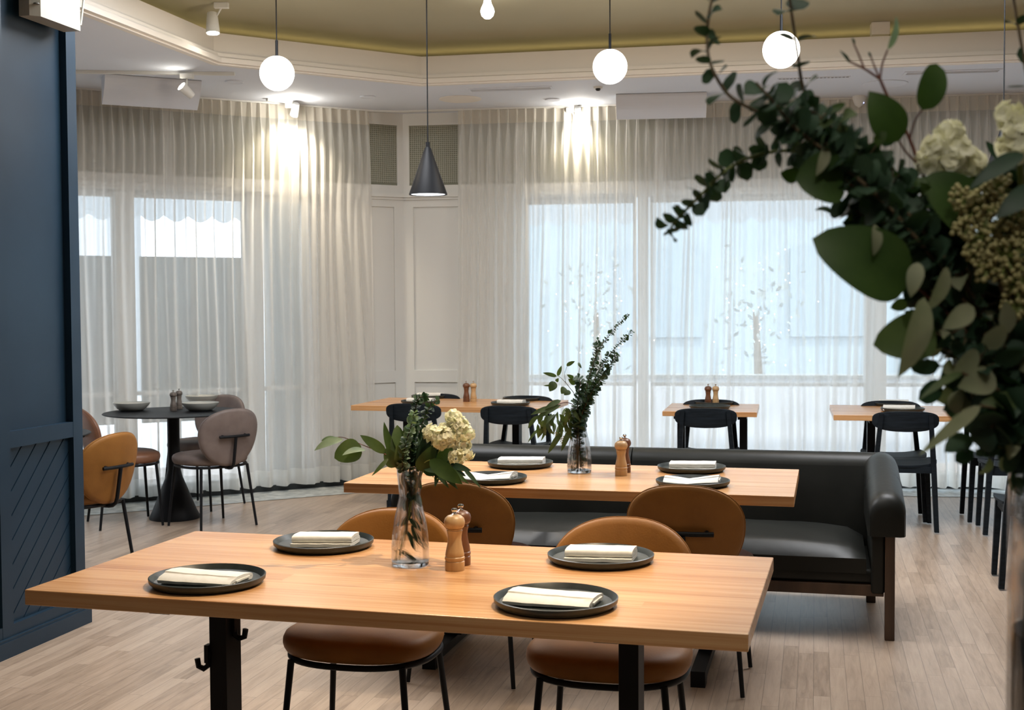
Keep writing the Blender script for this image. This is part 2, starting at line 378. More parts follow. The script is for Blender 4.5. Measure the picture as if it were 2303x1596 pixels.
# intersection of the two inner lines
det = dL.x * -dR.y + dR.x * dL.y
dd = iR - iL; tt = (dd.x * -dR.y + dR.x * dd.y) / det; K = iL + dL * tt
b.add([CO, CO + dR * 7, iR + dR * 7, K], [(0, 1, 2, 3)]); b.add([CO, K, iL + dL * 5.2, CO + dL * 5.2], [(0, 1, 2, 3)])
for i in range(len(b.v)): b.v[i] = (b.v[i][0], b.v[i][1], .003)
struct('trim_3', b, 'stone')

b = MB(); b.box((-6.6, -3.3, 0), (7.2, -3.2, 3.5)); struct('wall_back', b, 'plaster')
b = MB(); b.box((6.03, -3.2, 0), (6.13, 9.66, 3.5)); struct('wall_east', b, 'plaster')
# wall beyond the navy partition (out of frame)
b = MB(); b.box((-6.6, -3.2, 0), (-6.5, 9.0, 3.5)); struct('wall_west', b, 'plaster')

# low ceiling with tray opening
T = [G(950, 185, CEIL), G(2303, 130, CEIL)]
C_ = T[0]; dT = (T[1] - T[0]).normalized(); Bp = G(490, 137, CEIL); dA = (G(178, 15, CEIL) - Bp).normalized()
hole = [C_, C_ + dT * 5.6, C_ + dT * 5.6 + Vector((-.7, -6.4, 0)), Vector((-2.9, 1.2, CEIL)), Bp + dA * 1.9, Bp]
wo = [CO + dR * 6.9 + nR * .1, CO + Vector((-.06, .1, 0)), CO + dL * 5.2 + nL * .1]
outer = [(-6.5, -3.2), (7.1, -3.2)] + [(p.x, p.y) for p in wo]
bm = bmesh.new()
ov = [bm.verts.new((x, y, CEIL)) for x, y in outer]; hv = [bm.verts.new((p.x, p.y, CEIL)) for p in hole]
oe = [bm.edges.new((ov[i], ov[(i + 1) % 5])) for i in range(5)]; he = [bm.edges.new((hv[i], hv[(i + 1) % 6])) for i in range(6)]
bmesh.ops.triangle_fill(bm, use_beauty=True, edges=oe + he)
for f in bm.faces:
    if f.normal.z > 0: f.normal_flip()
geo = bmesh.ops.extrude_face_region(bm, geom=bm.faces[:])
for v in [g for g in geo['geom'] if isinstance(g, bmesh.types.BMVert)]: v.co.z += .02
bm.verts.index_update(); mb = MB().add([v.co[:] for v in bm.verts], [[v.index for v in f.verts] for f in bm.faces]); bm.free()
struct('ceiling', mb, 'ceil')
def offs(pl, o):       # offset closed polygon outward
    n = len(pl); cx = sum((p for p in pl), Vector()) / n; res = []
    for i in range(n):
        a, p, c = pl[i - 1], pl[i], pl[(i + 1) % n]
        e1 = (p - a).normalized(); e2 = (c - p).normalized()
        n1 = Vector((e1.y, -e1.x, 0)); n2 = Vector((e2.y, -e2.x, 0))
        if n1.dot(p - cx) < 0: n1 = -n1
        if n2.dot(p - cx) < 0: n2 = -n2
        k = (n1 + n2); res.append(p + k * (o / max(.3, k.dot(n1))))
    return res
def ringwall(prof):     # prof: list of (offset, z), closed section swept along the tray outline
    mb = MB(); n = 6; m_ = len(prof)
    rs = [[Vector((p.x, p.y, z)) for p in offs(hole, o)] for o, z in prof]
    vs = [v for r in rs for v in r]; fs = []
    for i in range(m_):
        j = (i + 1) % m_
        for k in range(n): fs.append((i * n + k, i * n + (k + 1) % n, j * n + (k + 1) % n, j * n + k))
    return mb.add(vs, fs)
struct('trim_4', ringwall([(-.03, CEIL - .012), (-.03, CEIL + .02), (.0, CEIL + .03), (.0, CEIL + .055), (.035, CEIL + .055), (.035, CEIL + .19), (.06, CEIL + .19), (.06, CEIL + .02), (.03, CEIL + .0), (.03, CEIL - .012)]), 'band')
struct('trim_5', ringwall([(.0, CEIL - .022), (.0, CEIL - .001), (.045, CEIL - .001), (.045, CEIL - .022)]), 'band')
# cove strip light behind the band
struct('trim_6', ringwall([(.36, CEIL + .19), (.385, CEIL + .19), (.385, CEIL + .198), (.36, CEIL + .198)]), 'cove_led')
b = MB(); oo = offs(hole, .75); b.add([(p.x, p.y, OLV) for p in oo], [(0, 1, 2, 3, 4, 5)]); b.add([(p.x, p.y, OLV + .02) for p in oo], [(0, 1, 2, 3, 4, 5)])
b.v = b.v; b.f += [(i, (i + 1) % 6, 6 + (i + 1) % 6, 6 + i) for i in range(6)]; b.m += [0] * 6
struct('ceiling_upper', b, 'olive')
b = MB(); b.prism(outer[::-1], lambda p, z: (p[0], p[1], z), 3.5, 3.55); struct('roof', b, 'white')

# ------------------------------------------------------------------ navy panelled wall
WE = Vector((-2.0, 5.87, 0)); wd = Vector((.235, .972, 0)); wn = Vector((.972, -.235, 0))
def nb(mb, s0, s1, t0, t1, z0, z1):
    P = lambda s, t, z: WE + wd * s + wn * t + Vector((0, 0, z))
    vs = [P(s0, t0, z0), P(s1, t0, z0), P(s1, t1, z0), P(s0, t1, z0), P(s0, t0, z1), P(s1, t0, z1), P(s1, t1, z1), P(s0, t1, z1)]
    return mb.add(vs, [(0, 3, 2, 1), (4, 5, 6, 7), (0, 1, 5, 4), (1, 2, 6, 5), (2, 3, 7, 6), (3, 0, 4, 7)])
b = MB(); nb(b, -3.2, 0, -.34, -.035, 0, 3.08)
for s0, s1 in ((-.075, 0.0), (-.62, -.545), (-1.2, -1.1), (-1.8, -1.7), (-2.5, -2.4)): nb(b, s0, s1, -.036, 0, 0, 3.08)
nb(b, -3.2, 0, -.036, -.001, .88, .95); nb(b, -3.2, 0, -.036, -.001, 0, .13); nb(b, -3.2, 0, -.036, -.001, 2.98, 3.08)
struct('wall_navy_panelled', b, 'blue')
b = MB(); nb(b, -3.2, .02, -.36, .018, 0, .07); nb(b, -3.2, .014, -.354, .012, .07, .08); struct('baseboard_navy', b, 'blue')
# diagonal boards in the lower panel
def clip_rect(pg, x0, x1, y0, y1):
    for ax, val, sg in ((0, x0, 1), (0, x1, -1), (1, y0, 1), (1, y1, -1)):
        out = []
        for i in range(len(pg)):
            a, c = pg[i - 1], pg[i]; da, dc = (a[ax] - val) * sg, (c[ax] - val) * sg
            if (da >= 0) != (dc >= 0):
                t = da / (da - dc); out.append((a[0] + (c[0] - a[0]) * t, a[1] + (c[1] - a[1]) * t))
            if dc >= 0: out.append(c)
        pg = out
        if not pg: break
    return pg
b = MB()
for s0, s1 in ((-.545, -.075), (-1.1, -.62)):
    for k in range(-14, 16):
        w = .105; o = s0 + k * w; g = .0045; H2 = 1.2
        pg = clip_rect([(o + g, .13), (o + w - g, .13), (o + w - g + H2 * 1.0, .13 + H2), (o + g + H2 * 1.0, .13 + H2)], s0, s1, .13, .88)
        if len(pg) > 2:
            b.prism(pg, lambda p, t: WE + wd * p[0] + wn * t + Vector((0, 0, p[1])), -.036, -.026)
struct('trim_7', b, 'blue')
# emergency light box on the navy wall
em = thing('emergency_light', WE + wd * -.25 + Vector((0, 0, 2.72)), math.atan2(wd.y, wd.x), 'off-white emergency light box fixed high on the navy panelled wall', 'emergency light')
b = MB(); b.prism([(-.17, 0), (-.17, -.05), (-.14, -.085), (.16, -.085), (.16, 0)], lambda p, t: (p[0], p[1], t), 0, .24); b.build('housing', 'offwhite', em)
b = MB(); b.lathe([(0, 0), (.012, 0), (.012, .004), (0, .004)], 12, (-.155, -.075, .05)); b.build('test_button', 'vent', em)
b = MB(); b.tube([(.16, -.02, .12), (.20, -.03, .04), (.25, -.03, .05), (.30, -.02, .2)], .005, 8); b.build('cable', 'offwhite', em)

# ------------------------------------------------------------------ curtains
def curtain(P0, d, n, L_, z0, z1, seed, label, lam=.075):
    rnd = random.Random(seed); nS = int(L_ / lam * 14); zs = [z0, z0 + .05, z0 + .10, z0 + .13, z0 + .2, .35, .55, .8, 1.05, 1.3, 1.55, 1.8, 2.0, 2.2, 2.35, 2.5, 2.62, 2.72, 2.8, 2.86, 2.90, 2.935, 2.955, 2.975, 3.0, z1]
    vs = []; fs = []; ms = []
    zt = 2.955
    for j, z in enumerate(zs):
        h = max(0., min(1., (zt - z) / 2.9))
        for i in range(nS + 1):
            s = L_ * i / nS
            q = s / lam + .35 * noise.noise(Vector((s * 3.1, seed * 5.3, 0)))
            w = noise.noise(Vector((s * 2.1, seed * 3.7, z * .22))) * .9 + noise.noise(Vector((s * 7, seed, z * .5))) * .35
            amp = .75 + .5 * noise.noise(Vector((s * 4.3, seed + 9, .3 * z)))
            if z > zt:            # heading: flat with a narrow pinch at each pleat
                ph = (q % 1.0) - .5
                y = -.034 * math.exp(-(ph / .10) ** 2) * (1 - .3 * (z - zt) / .12)
            else:
                up = min(1, (zt - z) / .25)
                top = (-.044 * math.exp(-(((q % 1.) - .5) / (.08 + .20 * up)) ** 2) * (1 + .35 * up) * (.8 + .6 * amp * up - .3 * up))
                a2 = min(1, max(0, (2.6 - z) / 1.6))
                mid = .027 * amp * sin(2 * pi * (q + w * .55))
                low = (.042 + .022 * max(0, 1 - z / .8)) * sin(2 * pi * (s / .155 + w * .9 + seed)) * amp
                k1 = min(1, max(0, (2.75 - z) / .6))
                y = top * (1 - k1 * .7) + mid * k1 * (1.0 - .55 * a2) + low * a2
            sh = .012 * noise.noise(Vector((s * 3, z * .9, seed))) * h
            p = P0 + d * (s + sh + (-.035 if True else 0) * h * (1 - i / nS)) + n * y
            vs.append((p.x, p.y, z + (.008 * noise.noise(Vector((s * 5, 1, seed))) if j == 0 else 0)))
    W_ = nS + 1; mb = MB()
    for j in range(len(zs) - 1):
        mi = 1 if zs[j + 1] <= z0 + .135 else (2 if zs[j] >= 2.95 else 0)
        for i in range(nS):
            fs.append((j * W_ + i, j * W_ + i + 1, (j + 1) * W_ + i + 1, (j + 1) * W_ + i)); ms.append(mi)
    mb.v = vs; mb.f = fs; mb.m = ms
    o = mb.build('sheer_curtain', ['sheer', 'hem', 'header'], None, 'sheet')
    tag(o, label, 'curtain', 'white sheer curtains along the window walls'); return o
curtain(Vector((-1.16, 10.44, 0)), dL, nL, 3.4, .045, CEIL - .015, 1, 'white pinch-pleated sheer curtain behind the round black tables')
curtain(Vector((-.43, 10.43, 0)), dR, nR, 6.4, .03, CEIL - .015, 2, 'wide white pinch-pleated sheer curtain behind the long window tables')
b = MB(); q0 = Vector((-1.16, 10.44, CEIL - .014)) + dL * 3.4; q1 = Vector((-1.13, 10.46, CEIL - .014)); q2 = Vector((-.92, 10.50, CEIL - .014)); q3 = Vector((-.45, 10.43, CEIL - .014)); q4 = q3 + dR * 6.4
for a, c in ((q0, q1), (q1, q2), (q2, q3), (q3, q4)):
    dd = (c - a).normalized(); sd = Vector((-dd.y, dd.x, 0)) * .014
    b.add([a - sd, c - sd, c + sd, a + sd, a - sd + Vector((0, 0, .013)), c - sd + Vector((0, 0, .013)), c + sd + Vector((0, 0, .013)), a + sd + Vector((0, 0, .013))], [(0, 3, 2, 1), (4, 5, 6, 7), (0, 1, 5, 4), (1, 2, 6, 5), (2, 3, 7, 6), (3, 0, 4, 7)])
tag(b.build('curtain_track', 'white'), 'white curtain track on the ceiling bridging the bare panelled corner', 'curtain track')

# ------------------------------------------------------------------ ceiling fittings
def vent(u, v, L_, Wd, label, grid=False):
    c = G(u, v, CEIL); yaw = math.atan2(dR.y, dR.x)
    t = thing('ceiling_vent', (c.x, c.y, CEIL), yaw, label, 'vent')
    b = MB(); f = .02 if not grid else .004; z0 = -.006
    b.box((-L_ / 2 - f, -Wd / 2 - f, z0), (L_ / 2 + f, -Wd / 2, 0)); b.box((-L_ / 2 - f, Wd / 2, z0), (L_ / 2 + f, Wd / 2 + f, 0)); b.box((-L_ / 2 - f, -Wd / 2, z0), (-L_ / 2, Wd / 2, 0)); b.box((L_ / 2, -Wd / 2, z0), (L_ / 2 + f, Wd / 2, 0))
    b.build('frame', 'ceil', t)
    b = MB(); b.box((-L_ / 2, -Wd / 2, -.003), (L_ / 2, Wd / 2, -.001)); b.build('backing', 'vent' if not grid else 'black', t)
    b = MB()
    if grid:
        x = -L_ / 2
        while x < L_ / 2: b.box((x, -Wd / 2, -.006), (x + .006, Wd / 2, -.003)); x += .026
    else:
        y = -Wd / 2
        while y < Wd / 2: b.box((-L_ / 2, y, -.006), (L_ / 2, y + .008, -.003)); y += .028
    b.build('slat', 'ceil', t)
vent(1148, 199.5, .60, .10, 'slim rectangular ceiling air vent beside the cone pendant cable')
vent(2142, 161, .62, .09, 'slim ceiling air vent crossed by the cable at the right edge')
vent(1830, 174, .50, .035, 'short black ceiling grille under the leafy branch', True)
def disc(name, u, v, r, label, cat, m='ceil', h=.008, group=None):
    c = G(u, v, CEIL); b = MB(); b.lathe([(r, 0), (r, -h * .5), (r * .93, -h), (r * .9, -h * .8), (.001, -h * .8)], 36)
    o = b.build(name, m, None, True); o.location = (c.x, c.y, CEIL - .0005); tag(o, label, cat, group)
disc('ceiling_speaker', 1035, 222, .165, 'round white ceiling speaker near the panelled corner', 'speaker', 'band')
disc('ceiling_speaker', 1990, 188, .165, 'round white ceiling speaker seen between eucalyptus leaves', 'speaker', 'ceil')
disc('downlight_ring', 527, 183, .065, 'small round white ceiling cover near the end of the long light track', 'ceiling cover')  # small downlight rings, modelled as plain discs
disc('downlight_ring', 827, 217, .06, 'small round white ceiling cover above the curtain edge by the corner', 'ceiling cover')
disc('downlight_ring', 1243, 223, .06, 'small round white ceiling cover beside the glaring curtain spot', 'ceiling cover')
c = G(1345, 195, CEIL); t = thing('smoke_detector', c, 0, 'small smoke detector with dark centre on the ceiling below a globe lamp', 'smoke detector')
MB().lathe([(.035, 0), (.032, -.012), (.001, -.014)], 20).build('base', 'white', t, True); MB().lathe([(.018, -.012), (.02, -.02), (.012, -.03), (.001, -.03)], 16).build('sensor', 'black', t, True)
c = G(1932, 216, CEIL); t = thing('security_camera', c, 0, 'small white dome camera with a blue light above the right curtain', 'camera')
MB().lathe([(.05, 0), (.05, -.02), (.045, -.035), (.03, -.07), (.001, -.09)], 24).build('dome', 'white', t, True); MB().ball((.03, -.02, -.055), .005).build('light', 'bled', t)
# white box on the olive ceiling
c = G(1979, 52, OLV); b = MB(); b.box((-.06, -.05, -.085), (.06, .05, 0), .004); o = b.build('wireless_box', 'band'); o.location = (c.x, c.y, OLV); o.rotation_euler.z = -.147
tag(o, 'small white box on the olive ceiling at the glowing edge', 'wireless box')
# curved white deflectors over the curtains
def deflector(pa, pb, h, label):
    a = G(*pa, CEIL); c = G(*pb, CEIL); Lw = (c - a).length; t = thing('curved_air_deflector', a, math.atan2(c.y - a.y, c.x - a.x), label, 'air deflector', 'curved white deflectors over the curtains')
    pr = [(0, 0)] + [(.02 + .17 * (k / 8) ** 1.6, -h * (k / 8)) for k in range(9)] + [(.20, -h), (.20, 0)]
    MB().prism(pr, lambda p, x: (x, p[0] * .9, p[1]), 0, Lw).build('panel', 'ceil', t, None)
deflector((237, 165), (455, 181), .185, 'curved white deflector hanging over the curtain behind the track spot')
deflector((1385, 211), (1590, 206), .17, 'curved white deflector hanging over the wide curtain beside the glaring spot')

def spot_head(parent, c, aim, r=.035, L_=.10, lens='lamp', body='white'):
    aim = Vector(aim).normalized(); c = Vector(c); q = Vector((0, 0, 1)).rotation_difference(aim)
    def loc(mb):
        mb.v = [tuple(c + q @ Vector(v)) for v in mb.v]; return mb
    loc(MB().lathe([(.001, -L_ / 2), (r * .7, -L_ / 2), (r * .8, -L_ / 4), (r, L_ / 2), (r * .9, L_ / 2), (r * .88, L_ / 2 - .01)], 24)).build('lamp_head', body, parent, True)
    loc(MB().lathe([(r * .88, L_ / 2 - .012), (r * .88, L_ / 2 - .008), (.001, L_ / 2 - .006)], 24)).build('lens', lens, parent)
def track_spot(base, head, aim, label, lens='lamp', rail=None, r=.035, L_=.10):
    t = thing('track_spot', base, 0, label, 'spotlight', 'white track spotlights')
    base = Vector(base); h = Vector(head) - base
    MB().box((-.045, -.018, -.035), (.045, .018, 0), .003).build('adapter', 'white', t)
    MB().tube([(0, 0, -.03), (h.x * .3, h.y * .3, -.06), (h.x, h.y, h.z)], .006, 8).build('arm', 'white', t, True)
    spot_head(t, h, aim, r, L_, lens)
    return t
def rail(a, c, label):
    a, c = Vector(a), Vector(c); mid = (a + c) / 2; b = MB(); L_ = (c - a).length
    b.box((-L_ / 2, -.017, -.02), (L_ / 2, .017, 0), .002); o = b.build('light_track', 'white'); o.location = mid; o.rotation_euler.z = math.atan2(c.y - a.y, c.x - a.x)
    tag(o, label, 'light track', 'white ceiling light tracks')
a = G(150, 158, CEIL); c = G(528, 163, CEIL); a.z = c.z = CEIL
rail(a, c, 'long white light track on the ceiling beside the navy wall')
p = G(420, 165, CEIL - .02); track_spot(p, D(420, 205, p.y - .02), (-.35, -.35, .35), 'track spotlight on the long ceiling track in front of the curved deflector', 'lamp')
for (u0, v0, u1, v1, hu, hv, la, lb) in ((600, 221, 668, 228, 664, 246, 'short white light track at the glare on the curtain left of the corner', 'glaring track spotlight washing the curtain behind the round tables'),
                                         (1228, 240, 1300, 236, 1300, 254, 'short white light track at the glare on the wide curtain', 'glaring track spotlight washing the wide curtain beside the curved deflector')):
    a = G(u0, v0, CEIL); c = G(u1, v1, CEIL); rail(a, c, la)
    q = a.lerp(c, .8); hd = D(hu, hv, q.y - .02)
    nn = nL if hu < 900 else nR
    track_spot((q.x, q.y, CEIL - .02), hd, nn * .6 + Vector((0, 0, -.8)), lb)
    light('curtain_spot_light', 'SPOT', hd - Vector((0, .03, .05)), 115, (1, .86, .66), .03, hd + nn * .5 + Vector((0, 0, -1.0)), 110, 1.0)
    light('curtain_glow_light', 'POINT', hd + Vector((0, -.10, -.05)), 4.5, NEUT, .03)
p = G(498, 6, OLV); p.z = OLV
track_spot(p, D(478, 52, p.y), (.05, -.12, -1), 'bright track spotlight on the olive ceiling over the tray corner', 'lamp', None, .044, .13)
# bulb lamp
p = G(1096, -14, OLV); t = thing('bulb_lamp', (p.x, p.y, OLV), 0, 'bare glowing bulb in a white holder on the olive ceiling', 'lamp')
bc = D(1096, 26, p.y) - p
MB().lathe([(.03, 0), (.03, -.03), (.018, -.04), (.02, bc.z + .06), (.024, bc.z + .03)], 20).build('holder', 'white', t, True)
MB().lathe([(.001, bc.z - .045), (.02, bc.z - .041), (.036, bc.z - .025), (.043, bc.z), (.038, bc.z + .02), (.024, bc.z + .05), (.022, bc.z + .065), (.001, bc.z + .066)], 24).build('bulb', emis('bulb_glow', (1, .93, .82), 14), t, True)

# globe pendants
def globe(u, v, y, label):
    c = D(u, v, y); t = thing('globe_pendant', (c.x, c.y, OLV), 0, label, 'pendant lamp', 'opal globe pendants')
    z = c.z - OLV
    MB().ball((0, 0, z), .10, 40, 24).build('globe', 'globe', t, 'ball')
    MB().lathe([(.03, z + .098), (.03, z + .088), (.001, z + .085)], 20).build('cap', 'black_steel', t)
    MB().tube([(0, 0, z + .09), (0, 0, z + .19)], .008, 10).build('rod', 'black_steel', t, True)
    MB().tube([(0, 0, z + .18), (0, 0, 0)], .0035, 8).build('cable', 'black_steel', t)
    MB().lathe([(.05, 0), (.05, -.02), (.001, -.022)], 20).build('ceiling_cap', 'black_steel', t)
    light('globe_light', 'POINT', (c.x, c.y - .0, c.z - .16), 9, WARM, .08)
globe(623, 165, 7.4, 'opal globe pendant nearest the navy wall')
globe(1372, 150, 7.4, 'opal globe pendant between the bare bulb and the foliage')
globe(1757, 112, 6.94, 'opal globe pendant crossed by eucalyptus stems')
def cone(u, v, y, label):
    c = D(u, v, y); t = thing('cone_pendant', (c.x, c.y, OLV), 0, label, 'pendant lamp', 'black cone pendants'); z = c.z - OLV
    MB().lathe_open([(.012, z + .275), (.02, z + .262), (.110, z + .005), (.110, z), (.106, z), (.102, z + .008), (.016, z + .255)], 48).build('shade', 'black_steel', t, True)
    MB().lathe([(.001, z + .008), (.096, z + .008), (.097, z + .003), (.001, z + .001)], 40).build('diffuser', 'diffuser', t)
    MB().tube([(0, 0, z + .255), (0, 0, 0)], .0035, 8).build('cable', 'black_steel', t)
    MB().lathe([(.013, z + .30), (.013, z + .268), (.001, z + .268)], 14).build('cord_grip', 'black_steel', t)
    light('cone_light', 'SPOT', (c.x, c.y, c.z + .0), 30, NEUT, .06, (c.x, c.y, 0), 110, .6)
cone(963, 438, 7.3, 'black cone pendant hanging in front of the panelled corner')
cone(2256, 408, 6.7, 'black cone pendant half hidden by the flower arrangement')

# ------------------------------------------------------------------ tables
def table(o, yaw, L_, Wd, th, inset, label, hooks=False, grp='timber dining tables'):
    """o: front corner, yaw of the front edge"""
    t = thing('dining_table', (o[0], o[1], 0), yaw, label, 'table', grp)
    MB().box((0, 0, .75 - th), (L_, Wd, .75), .0025).build('tabletop', 'top', t)
    pw = .052
    for k, x in enumerate((inset, L_ - inset)):
        y = Wd / 2
        MB().box((x - pw / 2, y - .045, .06), (x + pw / 2, y + .045, .75 - th - .02), .002).build('leg', 'black_steel', t)
        b = MB(); b.box((x - .03, y - Wd * .40, .75 - th - .025), (x + .03, y + Wd * .40, .75 - th - .0005), .002); b.build('top_rail', 'black_steel', t)
        b = MB(); b.prism([(-Wd / 2 + .0, 0), (-Wd / 2 + .07, 0), (-Wd / 2 + .08, .025), (Wd / 2 - .08, .025), (Wd / 2 - .07, 0), (Wd / 2, 0), (Wd / 2, .062), (-Wd / 2, .062)], lambda p, s: (s, y + p[0], p[1]), x - .028, x + .028)
        b.box((x - .045, y - .08, .062), (x + .045, y + .08, .12), .002)
        b.build('foot', 'black_steel', t)
    if hooks:
        for sx, zz, yy in ((-1, .455, -.045), (1, .535, .0)):
            x = inset + sx * pw / 2
            b = MB(); b.tube([(x, Wd / 2 + yy, zz + .05), (x + sx * .004, Wd / 2 + yy, zz + .01), (x + sx * .018, Wd / 2 + yy, zz), (x + sx * .034, Wd / 2 + yy, zz + .006), (x + sx * .038, Wd / 2 + yy, zz + .028)], .0085, 8)
            b.box((x - .002, Wd / 2 + yy - .012, zz + .02), (x + sx * .008 + .002, Wd / 2 + yy + .012, zz + .07)) if sx > 0 else b.box((x - .010, Wd / 2 + yy - .012, zz + .02), (x + .002, Wd / 2 + yy + .012, zz + .07))
            b.build('bag_hook', 'black_steel', t, True)
    return t
T1 = ((-1.2575, 3.2288), -.2662, 1.8364, .8724)
T2 = ((-.6942, 5.1638), -.2456, 1.8046, .8007)
table(*T1, .04, .335, 'front timber table laid with four charcoal plates and hydrangeas', True)
table(*T2, .04, .36, 'middle timber table in front of the black leather sofa')
table((-1.18, 9.22), -.262, 1.45, .80, .038, .30, 'window-side timber table before the bare panelled corner')
table((1.016, 8.552), -.215, .63, .72, .033, .10, 'small square timber table set for two before the wide curtain')
table((2.086, 8.195), -.215, 1.50, .84, .036, .26, 'window-side timber table behind the end of the sofa, near the vase')

def round_table(x, y, label, m='black_steel'):
    t = thing('round_table', (x, y, 0), 0, label, 'table', 'round black pedestal tables')
    MB().lathe([(.001, .737), (.470, .737), (.475, .741), (.470, .745), (.001, .745)], 72).build('tabletop', m, t, True)
    MB().lathe([(.001, .0), (.172, .0), (.174, .012), (.150, .06), (.095, .20), (.058, .29), (.046, .34), (.042, .42), (.042, .70), (.07, .735), (.001, .736)], 48).build('pedestal', 'black_steel', t, True)
    return t
round_table(-2.365, 8.80, 'round black pedestal table set with pale bowls')
round_table(-2.93, 7.28, 'round black table mostly hidden behind the navy wall')

# ------------------------------------------------------------------ upholstered chairs
def sup(a, n): c, s = cos(a), sin(a); return math.copysign(abs(c) ** (2 / n), c), math.copysign(abs(s) ** (2 / n), s)
def upholstered(label, leather, grp, loc, rz):
    t = thing('upholstered_chair', (loc[0], loc[1], 0), rz, label, 'chair', grp)
    # seat pad
    mb = MB(); seg = 56; prof = [(.0, .430), (.90, .430), (.955, .436), (.985, .448), (1.0, .462), (.995, .476), (.97, .488), (.90, .497), (.75, .503), (.4, .507), (0, .508)]
    vs = []
    def out(k, r, z):
        x, y = sup(2 * pi * k / seg, 2.5); w = 1.0 + .06 * y
        return (x * .238 * r * w, y * .222 * r + .01, z)
    for r, z in prof: vs += [out(k, max(r, 1e-3), z) for k in range(seg)]
    fs = [(i * seg + k, i * seg + (k + 1) % seg, (i + 1) * seg + (k + 1) % seg, (i + 1) * seg + k) for i in range(len(prof) - 1) for k in range(seg)]
    mb.add(vs, fs).build('seat', leather, t, 'sheet')
    # back shell
    mb = MB(); seg = 56; rings = [(1.0, .0), (.995, .010), (.97, .017), (.90, .021), (.6, .023), (.3, .024), (.001, .024)]
    allr = [(r, -d_) for r, d_ in reversed(rings)][:-1] + [(r, d_) for r, d_ in rings]
    vs = []
    for r, dth in allr:
        for k in range(seg):
            x, z = sup(2 * pi * k / seg, 2.35); wz = 1 + .13 * z - .05 * z * z
            X = x * .218 * r * wz; Z = z * .19 * r
            Y = -.252 - .20 * Z + 1.15 * X * X
            vs.append((X, Y + dth, .618 + Z))
    n_ = len(allr)
    fs = [(i * seg + k, i * seg + (k + 1) % seg, (i + 1) * seg + (k + 1) % seg, (i + 1) * seg + k) for i in range(n_ - 1) for k in range(seg)]
    mb.add(vs, fs).build('backrest', leather, t, 'sheet')
    # piping on the shell edge
    pts = []
    for k in range(64):
        x, z = sup(2 * pi * k / 64, 2.35); wz = 1 + .13 * z - .05 * z * z; X = x * .2185 * wz; Z = z * .1905
        pts.append((X, -.252 - .20 * Z + 1.15 * X * X - .006, .618 + Z))
    MB().tube(pts, .0022, 6, closed=True).build('piping', leather, t, True)
    # ring frame
    pts = []
    for k in range(48):
        x, y = sup(2 * pi * k / 48, 2.5); pts.append((x * .222, y * .207 + .01, .421))
    MB().tube(pts, .0095, 10, closed=True).build('seat_frame', 'black_steel', t, True)
    for sx in (-1, 1):
        for sy in (-1, 1):
            l = MB().tube([(sx * .175, sy * .165 + .01, .421), (sx * .212, sy * .205 + (0 if sy > 0 else .0), .006)], [.0105, .0085], 12).build('leg', 'black_steel', t, True)
            MB().lathe([(.007, 0), (.007, .008), (.001, .008)], 12, (sx * .212, sy * .205, 0)).build('glide', 'chrome', l)
    MB().tube([(0, -.17, .412), (0, -.215, .412), (0, -.24, .416), (0, -.262, .432), (0, -.272, .46), (0, -.300, .62)], .0105, 12).build('back_stem', 'black_steel', t, True)
    MB().tube([(x / 10 * .112, -.296 + .9 * (x / 10 * .112) ** 2 * 1.3, .627) for x in range(-10, 11)], .0095, 10).build('back_bar', 'black_steel', t, True)
    b = MB()
    for sx in (-1, 1): b.tube([(sx * .085, -.292, .627), (sx * .085, -.255, .634)], .009, 8)
    b.build('bar_mount', 'black_steel', t, True)
    return t
YT = -.2562
A_ = upholstered('tan leather chair with its seat under the front table, behind the flower vase', 'tan', 'tan leather chairs around the two big tables', (-.45, 3.86), pi + YT)
dup(A_, (.285, 3.66, 0), pi + YT + .02, 'tan leather chair with its seat under the front table, behind two napkin plates')
dup(A_, (-.16, 5.04, 0), YT + .02, 'tan leather chair at the sofa table, its back behind the flower vase')
dup(A_, (.70, 4.92, 0), YT, 'tan leather chair at the sofa table with its black back bar in full view')
dup(A_, (-2.36, 6.83, 0), math.radians(66), 'tan leather chair cut off by the navy panelled wall', 'chairs around the round tables')
B_ = upholstered('taupe leather chair turned away at the round table', 'taupe', 'chairs around the round tables', (-2.02, 8.46), math.radians(45))
dup(B_, (-2.28, 9.30, 0), math.radians(157), 'taupe leather chair on the curtain side of the round table')
upholstered('brown leather chair between the navy wall and the round table', 'brown', 'chairs around the round tables', (-2.64, 8.56), math.radians(-61))

